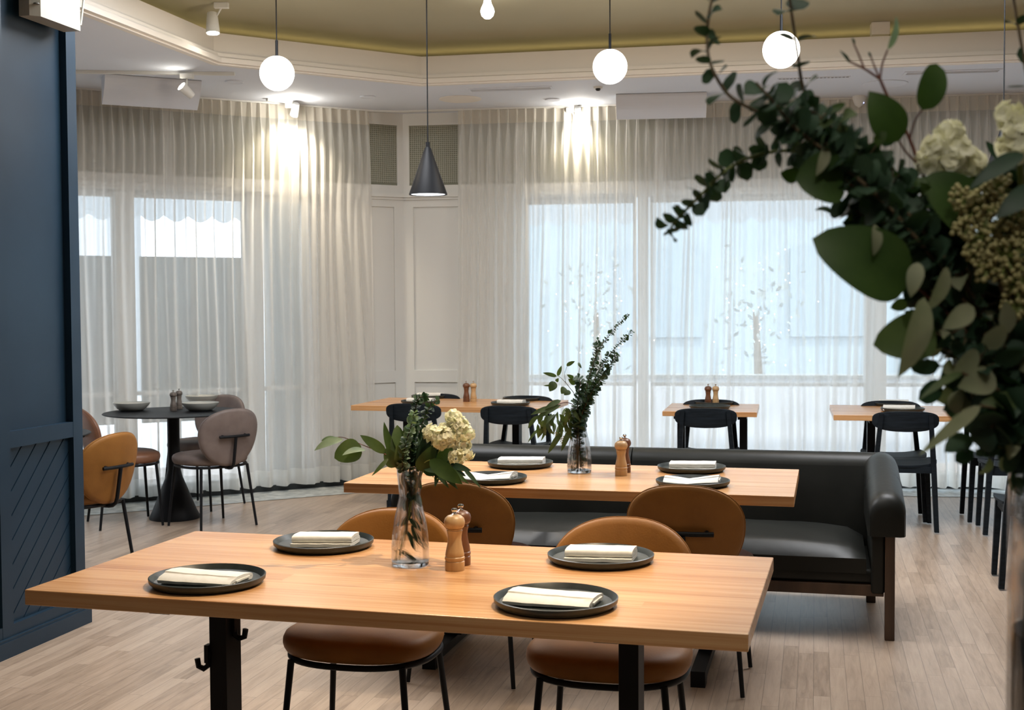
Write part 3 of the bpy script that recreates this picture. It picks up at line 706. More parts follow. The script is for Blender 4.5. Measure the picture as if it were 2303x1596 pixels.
# ------------------------------------------------------------------ black wooden chairs
def black_chair(label, loc, rz):
    t = thing('black_wooden_chair', (loc[0], loc[1], 0), rz, label, 'chair', 'black wooden chairs at the window tables')
    # seat: curved ply
    mb = MB(); nx, ny = 16, 14; vs = []
    for lay in (0, 1):
        for j in range(ny + 1):
            for i in range(nx + 1):
                a, c = i / nx * 2 - 1, j / ny * 2 - 1
                rx = math.sqrt(max(0, 1 - .5 * c * c * .35)); ry = math.sqrt(max(0, 1 - .5 * a * a * .3))
                X, Y = a * .215 * rx, c * .20 * ry
                Z = .445 + .012 * abs(a) ** 3 + (-.012 * (1 - a * a)) * (1 - max(0, c) ** 2) - (.010 * max(0, c - .6) / .4) - lay * .013
                vs.append((X, Y + .01, Z))
    n1 = (nx + 1) * (ny + 1); fs = []
    for j in range(ny):
        for i in range(nx):
            q = j * (nx + 1) + i; fs += [(q, q + 1, q + nx + 2, q + nx + 1), (n1 + q, n1 + q + nx + 1, n1 + q + nx + 2, n1 + q + 1)]
    bd = [i for i in range(nx + 1)] + [j * (nx + 1) + nx for j in range(1, ny + 1)] + [ny * (nx + 1) + i for i in range(nx - 1, -1, -1)] + [j * (nx + 1) for j in range(ny - 1, 0, -1)]
    for k in range(len(bd)): a, c = bd[k], bd[(k + 1) % len(bd)]; fs.append((a, c, c + n1, a + n1))
    mb.add(vs, fs).build('seat', 'black_wood', t, True)
    # apron
    b = MB(); b.box((-.185, -.17, .385), (-.160, .17, .430)); b.box((.160, -.17, .385), (.185, .17, .430)); b.box((-.17, .145, .385), (.17, .165, .430)); b.box((-.17, -.185, .385), (.17, -.165, .430)); b.build('apron', 'black_wood', t)
    def bar(p0, p1, w0, d0, w1, d1):
        mb = MB(); vs = [(p0[0] + sx * w0, p0[1] + sy * d0, p0[2]) for sx, sy in ((-1, -1), (1, -1), (1, 1), (-1, 1))] + [(p1[0] + sx * w1, p1[1] + sy * d1, p1[2]) for sx, sy in ((-1, -1), (1, -1), (1, 1), (-1, 1))]
        return mb.add(vs, [(0, 3, 2, 1), (4, 5, 6, 7), (0, 1, 5, 4), (1, 2, 6, 5), (2, 3, 7, 6), (3, 0, 4, 7)])
    for sx in (-1, 1):
        bar((sx * .195, .175, .008), (sx * .175, .165, .43), .013, .018, .017, .022).build('leg', 'black_wood', t)
        m_ = bar((sx * .200, -.180, .008), (sx * .178, -.190, .43), .014, .017, .016, .021)
        m_.v += bar((sx * .178, -.190, .43), (sx * .150, -.262, .770), .016, .021, .013, .012).v; m_.f += [tuple(i + 8 for i in f) for f in m_.f]; m_.m += m_.m
        m_.build('leg', 'black_wood', t)
    # top rail: stadium plate bent around
    mb = MB(); N_ = 40; prof = []
    for k in range(N_):
        a = 2 * pi * k / N_; x, z = sup(a, 3.2); prof.append((x * .205, z * .060 + .727 - .012 * (1 - x * x) * (1 if z < 0 else 0)))
    def pt(X, Z, o): return (X, -.262 + .9 * X * X + o - .12 * (Z - .727), Z)
    vs = []; rr = (0.001, .5, .94, 1.0)
    for o, rl in ((.009, rr), (-.009, rr)):
        for r in rl: vs += [pt(X * r, .727 + (Z - .727) * r, o * (1 if r < .99 else .6)) for X, Z in prof]
    fs = []
    for lay in (0, 4):
        for i in range(3): fs += [((lay + i) * N_ + k, (lay + i) * N_ + (k + 1) % N_, (lay + i + 1) * N_ + (k + 1) % N_, (lay + i + 1) * N_ + k) for k in range(N_)]
    fs += [(3 * N_ + k, 3 * N_ + (k + 1) % N_, 7 * N_ + (k + 1) % N_, 7 * N_ + k) for k in range(N_)]
    mb.add(vs, fs).build('top_rail', 'black_wood', t, True)
    return t
def bc(u, v, facing_cam, yaw, label, proto=[None]):
    # chair placed from its rail top (z .777)
    r = G(u, v, .787); rz = yaw + (pi if facing_cam else 0)
    back = Vector((0, -.27, 0)); back.rotate(Matrix.Rotation(rz, 3, 'Z').to_euler())
    c = Vector((r.x - back.x, r.y - back.y, 0))
    if proto[0] is None: proto[0] = black_chair(label, c, rz)
    else: dup(proto[0], c, rz, label)
bc(925, 907, False, -.262, 'black wooden chair behind the hydrangeas at the panelled-corner table')
bc(1141, 912, False, -.262, 'black wooden chair beside the tall eucalyptus vase, back to the camera')
bc(983, 884.5, True, -.262, 'black wooden chair peeking over the panelled-corner table behind the pepper mills')
bc(1188, 889, True, -.262, 'black wooden chair peeking over an empty charcoal plate by the curtain')
bc(1586, 918, False, -.215, 'black wooden chair with its back to the camera at the small square table')
bc(1600, 897.5, True, -.215, 'black wooden chair on the curtain side of the small square table')
bc(2038, 925, False, -.205, 'black wooden chair with its back to the camera just past the sofa arm')
bc(2300, 929, False, -.215, 'black wooden chair partly hidden by the foreground flower vase')
bc(2002, 900.5, True, -.215, 'black wooden chair on the curtain side behind a folded napkin')
bc(2229, 901.5, True, -.215, 'black wooden chair on the curtain side beside the two mills near the foliage')
dup([o for o in COL.objects if o.name == 'black_wooden_chair'][0], (2.74, 6.56, 0), -.25, 'black wooden chair of which one leg shows beside the foreground vase')

# ------------------------------------------------------------------ sofa
SR = Vector((1.664, 5.476, 0)); YS = -.2456; SL = 2.27; SD = .84
so = thing('leather_sofa', SR - Vector((cos(YS), sin(YS), 0)) * SL, YS, 'long black leather sofa with walnut legs behind the middle table', 'sofa')
def pad(mb, a, c, bev): return mb.box(a, c, bev)
# local: x 0..SL, y 0 front .. SD back
b = MB(); b.box((.05, .02, .185), (SL - .045, .075, .235), .003); b.box((.05, SD - .06, .185), (SL - .05, SD - .02, .235), .003); b.box((.05, .05, .19), (.09, SD - .05, .23)); b.box((SL - .09, .05, .19), (SL - .05, SD - .05, .23)); b.build('base_rail', 'walnut', so)
for x in (.0, SL - .042):
    MB().box((x, -.012, .0), (x + .042, .035, .56), .003).build('leg', 'walnut', so)
for x in (.05, SL - .10): MB().box((x, SD - .14, .0), (x + .045, SD - .09, .20), .003).build('leg', 'walnut', so)
MB().box((SL * .5 - .1, .42, .0), (SL * .5 - .06, .46, .2), .003).build('leg', 'walnut', so)
b = MB(); b.box((.06, .03, .235), (SL - .06, SD - .08, .30), .018); b.build('seat_deck', 'sofa', so, True)
# seat cushion, domed
def cushion(x0, x1, y0, y1, z0, z1, dome, seed):
    mb = MB(); nx, ny = 28, 14; vs = []
    for j in range(ny + 1):
        for i in range(nx + 1):
            a, c = i / nx * 2 - 1, j / ny * 2 - 1
            ea, ec = 1 - abs(a) ** 14, 1 - abs(c) ** 10
            X = (x0 + x1) / 2 + a * (x1 - x0) / 2; Y = (y0 + y1) / 2 + c * (y1 - y0) / 2
            e = min(1, (ea * ec)) ** .5
            Z = z0 + (z1 - z0) * (.55 + .45 * e) + dome * (1 - a * a) * (1 - c * c) + .008 * noise.noise(Vector((X * 5, Y * 6, seed))) * e
            vs.append((X, Y, Z))
    n1 = (nx + 1) * (ny + 1); vs += [(x, y, z0) for x, y, z in vs]; fs = []
    for j in range(ny):
        for i in range(nx):
            q = j * (nx + 1) + i; fs += [(q, q + 1, q + nx + 2, q + nx + 1), (n1 + q, n1 + q + nx + 1, n1 + q + nx + 2, n1 + q + 1)]
    bd = [i for i in range(nx + 1)] + [j * (nx + 1) + nx for j in range(1, ny + 1)] + [ny * (nx + 1) + i for i in range(nx - 1, -1, -1)] + [j * (nx + 1) for j in range(ny - 1, 0, -1)]
    for k in range(len(bd)): a, c = bd[k], bd[(k + 1) % len(bd)]; fs.append((a, c, c + n1, a + n1))
    return mb.add(vs, fs)
SW = SL - .24
cushion(.12, .12 + SW, .015, .66, .285, .405, .035, 3).build('seat_cushion', 'sofa', so, True)
# back: section leaning, rounded top
def prof_back():
    P = [(SD - .24, .25), (SD - .235, .45), (SD - .20, .62), (SD - .185, .68)]
    for k in range(9):
        a = pi - pi * k / 8 ; P.append((SD - .105 + .08 * cos(a), .665 + .075 * sin(a)))
    P += [(SD - .02, .60), (SD - .02, .24)]
    return P
for x0, x1 in ((.02, SL * .5 - .125 + .0), (SL * .5 - .119, SL - .02)):
    b = MB(); b.prism(prof_back(), lambda p, x: (x, p[0], p[1]), x0, x1); b.build('back_cushion', 'sofa', so, True)
# arms: inverted U pad sloping to the front
def arm(x0, x1, outer):
    mb = MB(); secs = []
    for k in range(17):
        f = (0, .012, .035)[k] if k < 3 else .06 + .94 * (k - 3) / 13; y = -.040 + f * (SD - .045)
        zt = .635 + .105 * min(1, f / .85) ** .9; w = (x1 - x0) / 2; cx = (x0 + x1) / 2
        e = (.70, .90, .97)[k] if k < 3 else 1.0
        zt -= (.050, .020, .006)[k] if k < 3 else 0
        sec = []
        zb = .46
        sec.append((cx - w * e, y, zb)); 
        for m_ in range(13):
            a = pi - pi * m_ / 12; sec.append((cx + w * e * cos(a), y, zt - .075 + .075 * sin(a) * 1))
        sec.append((cx + w * e, y, zb))
        secs.append(sec)
    n = len(secs[0]); vs = [v for s in secs for v in s]; fs = []
    for i in range(len(secs) - 1): fs += [(i * n + k, i * n + (k + 1) % n, (i + 1) * n + (k + 1) % n, (i + 1) * n + k) for k in range(n)]
    fs += [tuple(range(n))[::-1], tuple((len(secs) - 1) * n + k for k in range(n))]
    return mb.add(vs, fs)
arm(SL - .115, SL + .045, 1).build('arm_pad', 'sofa', so, True); arm(-.045, .115, -1).build('arm_pad', 'sofa', so, True)
for x0, x1 in ((.042, .10), (SL - .10, SL - .042)): MB().box((x0, .0, .20), (x1, SD - .12, .60), .012).build('arm_panel', 'sofa', so, True)
for yy in (.34,):
    b = MB(); 
    for k in range(1): b.tube([(SL - .035 + .081 * cos(a), yy, .676 - .075 + .018 + .076 * sin(a)) for a in [pi * i / 16 for i in range(17)]], .0018, 6)
    b.build('arm_seam', 'black', so, True)

# ------------------------------------------------------------------ plates, napkins, mills
def plate_proto(label, loc):
    t = thing('dinner_plate', loc, 0, label, 'plate', 'charcoal dinner plates')
    MB().lathe([(.001, .006), (.118, .006), (.136, .010), (.144, .020), (.1475, .0235), (.1505, .022), (.149, .012), (.140, .003), (.12, .0), (.001, .0)], 64).build('dish', 'plate', t, True)
    return t
PP = None
def plate(p, label, r=1.0):
    global PP
    if PP is None: PP = plate_proto(label, p); o = PP
    else: o = dup(PP, p, 0, label)
    o.scale = (r, r, 1); return o
def napkin_mesh(kind, L_=.205, Wd=.105):
    mb = MB(); th = .0028
    def strip(path, x0, x1, skew=0, nx=14, sag=None):
        n = len(path); top = []; 
        nrm = []
        for i in range(n):
            a = Vector(path[max(i - 1, 0)]); c = Vector(path[min(i + 1, n - 1)]); d = (c - a).normalized(); nrm.append(Vector((-d.y, d.x)))
        vs = []
        for s in (1, -1):
            for i in range(n):
                for k in range(nx + 1):
                    x = x0 + (x1 - x0) * k / nx; y = path[i][0] + nrm[i].x * th / 2 * s; z = path[i][1] + nrm[i].y * th / 2 * s
                    f = 1.0
                    if sag: f = sag(k / nx, y / Wd)
                    z = max(z, .0008)
                    vs.append((x + skew * y, y, z * f * 1.2 + .0012 * noise.noise(Vector((x * 30, y * 30, i * .4)))))
        W_ = nx + 1; n1 = n * W_; fs = []
        for i in range(n - 1):
            for k in range(nx):
                q = i * W_ + k; fs += [(q, q + 1, q + W_ + 1, q + W_), (n1 + q, n1 + q + W_, n1 + q + W_ + 1, n1 + q + 1)]
        for k in range(nx): fs += [(k, n1 + k, n1 + k + 1, k + 1), ((n - 1) * W_ + k, (n - 1) * W_ + k + 1, n1 + (n - 1) * W_ + k + 1, n1 + (n - 1) * W_ + k)]
        for i in range(n - 1): q = i * W_; fs += [(q, q + W_, n1 + q + W_, n1 + q), (q + nx, n1 + q + nx, n1 + q + nx + W_, q + nx + W_)]
        mb.add(vs, fs)
    def fold(y, z0, z1, sg, n=5):     # half turn
        r = (z1 - z0) / 2; return [(y + sg * r * 1.3 * sin(pi * k / n), z0 + r - r * cos(pi * k / n)) for k in range(n + 1)]
    sag = None
    if kind == 'bow': sag = lambda f, g: .55 + .75 * abs(f - .42) ** .8 * 1.5
    if kind == 'slump': sag = lambda f, g: 1.0 - .22 * f + .25 * max(0, .3 - f)
    if kind == 'fold':       # lower flap peeks out toward the camera, thick upper fold set back
        p = [(-.004, .0045), (Wd * .3, .0045), (Wd * .70, .0045), (Wd * .92, .0050)] + fold(Wd * .95, .0050, .0135, 1, 6)[1:] + [(Wd * .6, .0142), (Wd * .3, .0140), (.020, .0132)] + fold(.018, .0132, .0215, -1, 6)[1:] + [(Wd * .4, .0232), (Wd * .93, .0222)]
    else:                    # upper fold drapes over the lower one
        p = [(.012, .0040), (Wd * .5, .0045), (Wd * .92, .0050)] + fold(Wd * .96, .0050, .0150, 1, 6)[1:] + [(Wd * .6, .0190), (Wd * .3, .0185), (.03, .0160), (.004, .0115), (-.005, .0060)]
        p2 = [(.022, .0105), (Wd * .5, .0118), (Wd * .86, .0112)]
        th = .0050; strip(p2, -L_ / 2 + .004, L_ / 2 + .004, .12, 14, sag)
    th = .0080
    strip(p, -L_ / 2, L_ / 2, .12, 14, sag)
    mb.v = [(x, y - Wd / 2, z) for x, y, z in mb.v]
    return mb
NK = {}
def napkin(p, rz, label, kind='fold', sc=1.0):
    if kind not in NK:
        o = napkin_mesh(kind).build('linen_napkin', 'linen', None, True); NK[kind] = o
    else:
        o = NK[kind].copy(); COL.objects.link(o)
    o.location = p; o.rotation_euler = (0, 0, rz); o.scale = (sc, sc, 1)
    tag(o, label, 'napkin', 'folded white napkins'); return o
def place(u, v, label, nlabel=None, nrot=0, kind='fold', r=1.0, off=(0, 0), sc=1.0, z=.75):
    p = G(u, v, z + .012); p.z = z + .0005; plate(p, label, r)
    if nlabel:
        q = p + Vector((off[0], off[1], .0065)); napkin(q, nrot, nlabel, kind, sc)
place(467, 1302, 'charcoal plate nearest the camera at the pointed end of the front table', 'folded napkin on the front table plate nearest the navy wall', -.20, 'slump', 1.0, (-.010, -.005), .98)
place(728, 1220, 'charcoal plate on the front table, between the navy wall side and the vase', 'folded napkin on the front table plate behind the vase shadow', -.05, 'fold', 1.0, (.0, .0), .88)
place(1250, 1350, 'charcoal plate at the camera edge of the front table, beside the mills', 'folded napkin on the front table plate nearest the table leg', -.24, 'slump', 1.0, (-.012, .0), 1.02)
place(1351, 1252, 'charcoal plate at the far edge of the front table, before a tan backrest', 'folded napkin on the front table plate before the tan backrest', -.14, 'fold', 1.0, (-.005, .0), .92)
place(1170, 1042, 'charcoal plate on the sofa side of the middle table, by the tall vase', 'folded napkin on the sofa-side plate by the tall eucalyptus', -.05, 'fold', .98, (-.0, .0), .98)
p0 = G(1177, 1077, .76); place(1105, 1075, 'charcoal plate on the middle table half hidden by hydrangea leaves', 'slumped napkin on the plate behind the hydrangea leaves', -.16, 'bow', .98, (-.02, .0), 1.05)
place(1555, 1052, 'charcoal plate on the sofa side of the middle table, past the mills', 'folded napkin on the sofa-side plate past the mills', -.10, 'fold', .98, (.0, .0), .96)
place(1558, 1084, 'charcoal plate on the middle table behind the tan chair back', 'bow-shaped slumped napkin showing over the tan chair back', -.12, 'bow', .98, (-.01, .0), 1.05)
place(966, 891, 'charcoal plate on the curtain side of the corner table, before the white panelling', 'folded napkin on the far plate before the white panelling', -.2, 'fold', .95, (0, 0), .95)
place(945, 903, 'charcoal plate behind the black chair rail at the corner table', 'folded napkin just over the black chair rail behind the hydrangeas', -.2, 'fold', .95, (0, 0), .95)
place(1174, 896, 'empty charcoal plate on the curtain side of the corner table', None, 0, 'fold', .98)
place(1148, 907, 'charcoal plate by the tall eucalyptus on the corner table', 'folded napkin over the black chair rail by the tall eucalyptus', -.2, 'fold', .95, (0, 0), .92)
place(1596, 914.5, 'empty charcoal plate on the near side of the small square table', None, 0, 'fold', .94)
place(1607, 905.5, 'empty charcoal plate behind the mills on the small square table', None, 0, 'fold', .94)
place(2008, 907.5, 'charcoal plate on the curtain side of the table past the sofa', 'folded napkin on the curtain-side plate past the sofa arm', -.2, 'fold', .95, (0, 0), .98)
place(2030, 920, 'charcoal plate right behind the black chair rail past the sofa', 'folded napkin over the black chair rail past the sofa arm', -.2, 'fold', .95, (-.03, 0), 1.0)
# pale bowls on the round table
BWL = None
for (u, v, la, nl) in ((296, 920, 'pale grey bowl standing alone on the round table rim', 'small napkin in the bowl standing alone'), (455, 903, 'pale grey bowl on the curtain side of the round table', 'small napkin in the curtain-side bowl'), (451, 920, 'pale grey bowl in front of the taupe chair back', 'small napkin in the bowl by the taupe chair')):
    p = G(u, v, .755); p.z = .7455
    if BWL is None:
        BWL = thing('pale_bowl', p, 0, la, 'bowl', 'pale bowls on the round table')
        MB().lathe([(.001, .002), (.075, .0), (.10, .012), (.122, .030), (.128, .040), (.124, .040), (.117, .032)], 48).build('body', 'bowl', BWL, True)
        BWL.scale = (1, 1, 1.45)
        MB().lathe([(.117, .033), (.098, .018), (.075, .010), (.001, .009)], 48).build('inside', 'bowl_in', BWL, True)
    else: dup(BWL, p, 0, la)
    n_ = napkin(p + Vector((0, 0, .012)), .3, nl, 'fold', .62); n_['group'] = 'napkins in the pale bowls'
def mill(p, wood, label, grp, sc=1.0):
    t = thing('pepper_mill', p, 0, label, 'mill', grp); t.scale = (sc, sc, sc)
    MB().lathe([(.001, 0), (.0265, 0), (.0270, .003), (.0270, .024), (.0255, .0255), (.0255, .027), (.0275, .030), (.0272, .036), (.0250, .038), (.0262, .041), (.0245, .052), (.0205, .070), (.0188, .084), (.0192, .094), (.0208, .103), (.0222, .109), (.0205, .111), (.0225, .114), (.001, .114)], 36).build('body', wood, t, True)
    MB().lathe([(.001, .1145), (.021, .1145), (.0255, .118), (.0285, .126), (.0288, .133), (.0262, .142), (.019, .149), (.010, .152), (.001, .152)], 36).build('head', wood, t, True)
    MB().lathe([(.007, .151), (.008, .153), (.004, .155), (.004, .158), (.0075, .161), (.0085, .165), (.006, .169), (.001, .170)], 16).build('knob', 'chrome', t, True)
    return t
ml = mill(G(1023, 1281, .75) + Vector((0, 0, .0005)), 'beech', 'light beech mill on the front table beside the flower vase', 'salt and pepper mills')
md = mill(G(1037, 1269, .75) + Vector((0, 0, .0005)), 'darkwood', 'dark wooden mill tucked behind the beech mill on the front table', 'salt and pepper mills')
for (pr, u, v, z, sc, la) in ((ml, 1397, 1069, .75, .97, 'light beech mill on the middle table before the sofa'), (md, 1405, 1061.5, .75, .97, 'dark mill half behind the beech mill on the middle table'),
        (md, 1049, 903, .75, .92, 'dark mill on the corner table'), (ml, 1065, 903, .75, .92, 'light mill on the corner table'),
        (md, 1592.5, 911, .75, .90, 'dark mill on the small square table'), (ml, 1609.5, 911, .75, .90, 'light mill on the small square table'),
        (md, 2137, 919.5, .75, .92, 'dark mill on the table past the sofa'), (ml, 2155, 919.5, .75, .92, 'light mill on the table past the sofa')):
    p = G(u, v, z); o = dup(pr, (p.x, p.y, z + .0005), 0, la); o.scale = (sc, sc, sc)
p = G(390, 923, .7455); gm = mill((p.x, p.y, .7455), 'greymill', 'grey-brown mill on the round table, nearer the lone bowl', 'mills on the round table', .86)
p = G(403, 919, .7455); o = dup(gm, (p.x, p.y, .7455), 0, 'grey-brown mill on the round table, nearer the paired bowls')

# ------------------------------------------------------------------ plants
def leaf(mb, base, tip, width, nrm, shape='ovate', fold=.25, curl=.12, n=7):
    base, tip, nrm = Vector(base), Vector(tip), Vector(nrm)
    ax = tip - base; L_ = ax.length
    if L_ < 1e-5: return
    ax.normalize(); side = ax.cross(nrm)
    if side.length < 1e-4: side = ax.orthogonal()
    side.normalize(); up = side.cross(ax)
    vs = []
    for i in range(n + 1):
        t = i / n
        if shape == 'round': w = math.sqrt(max(0, 1 - (2 * t - 1) ** 2)) * (1 - .1 * (t - .5))
        elif shape == 'lance': w = sin(pi * t ** .75) ** .9
        elif shape == 'heart': w = (max(0, 1 - (abs(t - .38) / (.38 if t < .38 else .62)) ** (2.4 if t < .38 else 1.75))) ** .62
        else: w = sin(pi * min(1, t ** .8)) ** .75 * (1 if t < .9 else .9)
        w = max(0., w) * width / 2
        c = base + ax * (L_ * t) + up * (curl * L_ * (4 * t * (1 - t)) - curl * .3 * L_ * t)
        vs += [c - side * w + up * (fold * w), c, c + side * w + up * (fold * w)]
    fs = []
    for i in range(n): a = i * 3; fs += [(a, a + 1, a + 4, a + 3), (a + 1, a + 2, a + 5, a + 4)]
    mb.add(vs, fs)
def smooth_path(pts, k=6):
    pts = [Vector(p) for p in pts]; out = []
    for i in range(len(pts) - 1):
        p0 = pts[max(i - 1, 0)]; p1 = pts[i]; p2 = pts[i + 1]; p3 = pts[min(i + 2, len(pts) - 1)]
        for j in range(k):
            t = j / k; out.append(.5 * ((2 * p1) + (-p0 + p2) * t + (2 * p0 - 5 * p1 + 4 * p2 - p3) * t * t + (-p0 + 3 * p1 - 3 * p2 + p3) * t ** 3))
    out.append(pts[-1]); return out
def plant(name, loc, label, cat, group=None): return thing(name, loc, 0, label, cat, group)
def build_at(mb, name, m, root, smooth='sheet'):
    o = Vector(root.location); mb.v = [tuple(Vector(v) - o) for v in mb.v]
    return mb.build(name, m, root, smooth)
def euc_branch(root, pts, r0, r1, step, leafr, m='euc', stem='stem_brown', jitter=.5, start=.0, rnd=None, shape='round', dens=2, spread=.9, taper=.3):
    rnd = rnd or random.Random(1); path = smooth_path(pts, 8); n = len(path)
    mb = MB(); mb.tube(path, [r0 + (r1 - r0) * i / (n - 1) for i in range(n)], 7); build_at(mb, 'stem', stem, root, True)
    lens = [0]
    for i in range(1, n): lens.append(lens[-1] + (path[i] - path[i - 1]).length)
    tot = lens[-1]; s = tot * start; mb = MB(); k = 0
    while s < tot:
        i = max(1, next(j for j in range(n) if lens[j] >= s)); f = (s - lens[i - 1]) / max(1e-6, lens[i] - lens[i - 1]); p = path[i - 1].lerp(path[i], f)
        t = (path[i] - path[i - 1]).normalized(); a0 = k * pi / 2 + rnd.uniform(-.4, .4); u = t.orthogonal().normalized(); w = t.cross(u)
        fr = s / tot; lr = leafr * (1.1 - taper * fr ** 2) * rnd.uniform(.75, 1.2)
        for q in range(dens):
            a = a0 + q * 2 * pi / dens; dr = (u * cos(a) + w * sin(a)) * spread + t * rnd.uniform(.1, .6)
            dr.normalize(); nn = (t * .8 + Vector((rnd.uniform(-1, 1), rnd.uniform(-1, 0) * 1, rnd.uniform(-1, 1))) * jitter)
            leaf(mb, p + dr * .002, p + dr * (lr * 2 * (1.5 if shape == 'lance' else 1)), lr * 2 * (.5 if shape == 'lance' else .95), nn, shape, rnd.uniform(.0, .35), rnd.uniform(-.1, .2), 5)
        s += step * rnd.uniform(.8, 1.2) * (1.0 - .35 * fr); k += 1
    build_at(mb, 'foliage', m, root)
def hydrangea(root, blobs, seed, name='flower_head', pet=.011):
    rnd = random.Random(seed); mb = MB()
    for c, r in blobs:
        c = Vector(c); n = int(70 * (r / .03) ** 2 * (.011 / pet) ** 2) + 10
        for _ in range(n):
            d = Vector((rnd.gauss(0, 1), rnd.gauss(0, 1), rnd.gauss(0, 1))).normalized(); p = c + d * r * rnd.uniform(.72, 1.05)
            u = d.orthogonal().normalized(); w = d.cross(u); a0 = rnd.uniform(0, pi)
            for q in range(4):
                a = a0 + q * pi / 2; dr = (u * cos(a) + w * sin(a)) + d * rnd.uniform(-.1, .5); dr.normalize()
                leaf(mb, p, p + dr * pet * rnd.uniform(.8, 1.15), pet * 1.05, d, 'round', rnd.uniform(.1, .4), .1, 3)
    build_at(mb, name, 'petal', root)
def vase(p, label, h=.278, sc=1.0):
    t = thing('glass_vase', p, 0, label, 'vase', 'clear waisted glass vases')
    pr = [(.052, .004), (.0535, .02), (.053, .05), (.050, .09), (.044, .13), (.036, .165), (.0305, .190), (.0298, .200), (.0315, .215), (.0345, .245), (.0375, .278)]
    inner = [(r - .0022, z) for r, z in reversed(pr) if z > .014]
    MB().lathe_open([(.001, .001), (.050, .001)] + pr + inner, 56).build('body', 'glass', t, True)
    MB().lathe([(.001, .0015), (.0500, .0015), (.0515, .006), (.0505, .012), (.035, .013), (.001, .0135)], 56).build('thick_base', 'thickglass', t, True)
    MB().tube([(.0364 * cos(a), .0364 * sin(a), .278) for a in [2 * pi * k / 48 for k in range(48)]], .0016, 6, closed=True).build('rim', 'thickglass', t, True)
    return t
# --- front table arrangement
Y1 = 3.474; V1 = G(923, 1270, .75); V1.z = .7505
vase(V1, 'clear waisted vase on the front table holding hydrangeas and gum leaves')
def q1(u, v, dy=0): return D(u, v, V1.y + dy)
r_ = random.Random(5)
rt = plant('eucalyptus_sprig', q1(923, 1180), 'upright baby eucalyptus stem in the front table vase', 'eucalyptus stem', 'stems in the front table vase')
euc_branch(rt, [q1(930, 1220, .01), q1(926, 1110, .0), q1(921, 1040, -.01), q1(926, 980, -.01), q1(934, 920, 0), q1(944, 893, 0), q1(958, 896, .01)], .003, .0012, .0085, .0105, 'euc', 'stem_brown', .7, .28, r_, 'round', 3)
rt = plant('eucalyptus_sprig', q1(935, 1180), 'pale silvery baby eucalyptus spray leaning over the front vase rim', 'eucalyptus stem', 'stems in the front table vase')
euc_branch(rt, [q1(915, 1200, -.02), q1(915, 1105, -.01), q1(905, 1045, -.03), q1(912, 1000, -.04), q1(925, 955, -.05), q1(932, 925, -.05)], .0025, .001, .010, .0100, 'euc_pale', 'stem_brown', .8, .5, r_, 'round', 3)
rt = plant('eucalyptus_sprig', q1(920, 1180), 'small curved eucalyptus sprig rising toward the black chair rail', 'eucalyptus stem', 'stems in the front table vase')
euc_branch(rt, [q1(935, 1150, .02), q1(930, 1050, .02), q1(942, 980, .02), q1(958, 930, .03), q1(975, 905, .04), q1(985, 900, .04)], .002, .001, .011, .0105, 'euc', 'stem_brown', .7, .45, r_, 'round', 2)
# large-leaf gum branch to the left
def leafy(root, leaves, mats_default, stems):
    for (pts, r0, r1, m) in stems:
        mb = MB(); pa = smooth_path(pts, 6); n = len(pa); mb.tube(pa, [r0 + (r1 - r0) * i / (n - 1) for i in range(n)], 7); build_at(mb, 'stem', m, root, True)
    for L_ in leaves:
        base, tip, w, shape, m = L_[:5]; nr = L_[5] if len(L_) > 5 else (0, -1, .2)
        mb = MB(); leaf(mb, base, tip, w, nr, shape, .18, .10, 12); build_at(mb, 'leaf', m or mats_default, root)
px1 = V1.y / FPX
rt = plant('gum_branch', q1(905, 1050), 'long-stemmed gum branch reaching sideways from the front vase', 'gum branch', 'stems in the front table vase')
leafy(rt, [
    (q1(812, 1002, -.05), q1(752, 1030, -.07), 52 * px1, 'heart', 'leaf_olive', (.1, -1, .1)),
    (q1(822, 1012, -.05), q1(770, 1022, -.10), 20 * px1, 'ovate', 'euc_pale', (0, -.7, 1)),
    (q1(772, 988, -.05), q1(706, 1012, -.06), 26 * px1, 'ovate', 'euc_pale', (0, -.6, .8)),
    (q1(758, 986, -.04), q1(722, 990, -.02), 13 * px1, 'ovate', 'euc_pale', (0, -1, .5)),
    (q1(868, 1018, -.03), q1(810, 978, -.05), 24 * px1, 'ovate', 'leaf_olive', (0, -1, .3)),
    (q1(873, 1030, -.03), q1(836, 1070, -.06), 10 * px1, 'lance', 'leaf_olive', (.3, -1, .2)),
    (q1(892, 1050, -.02), q1(868, 1008, -.03), 34 * px1, 'heart', 'leaf_olive', (-.2, -1, .2)),
    (q1(896, 1050, -.02), q1(893, 1000, -.05), 26 * px1, 'ovate', 'leaf_olive', (.5, -1, .2)),
], 'leaf_olive', [([q1(915, 1110, 0), q1(900, 1048, -.02), q1(868, 1022, -.03), q1(820, 1002, -.05), q1(775, 984, -.05), q1(755, 983, -.04)], .0022, .0008, 'stem_red')])
rt = plant('gum_branch', q1(915, 1050), 'cluster of broad green gum leaves behind the silvery spray', 'gum branch', 'stems in the front table vase')
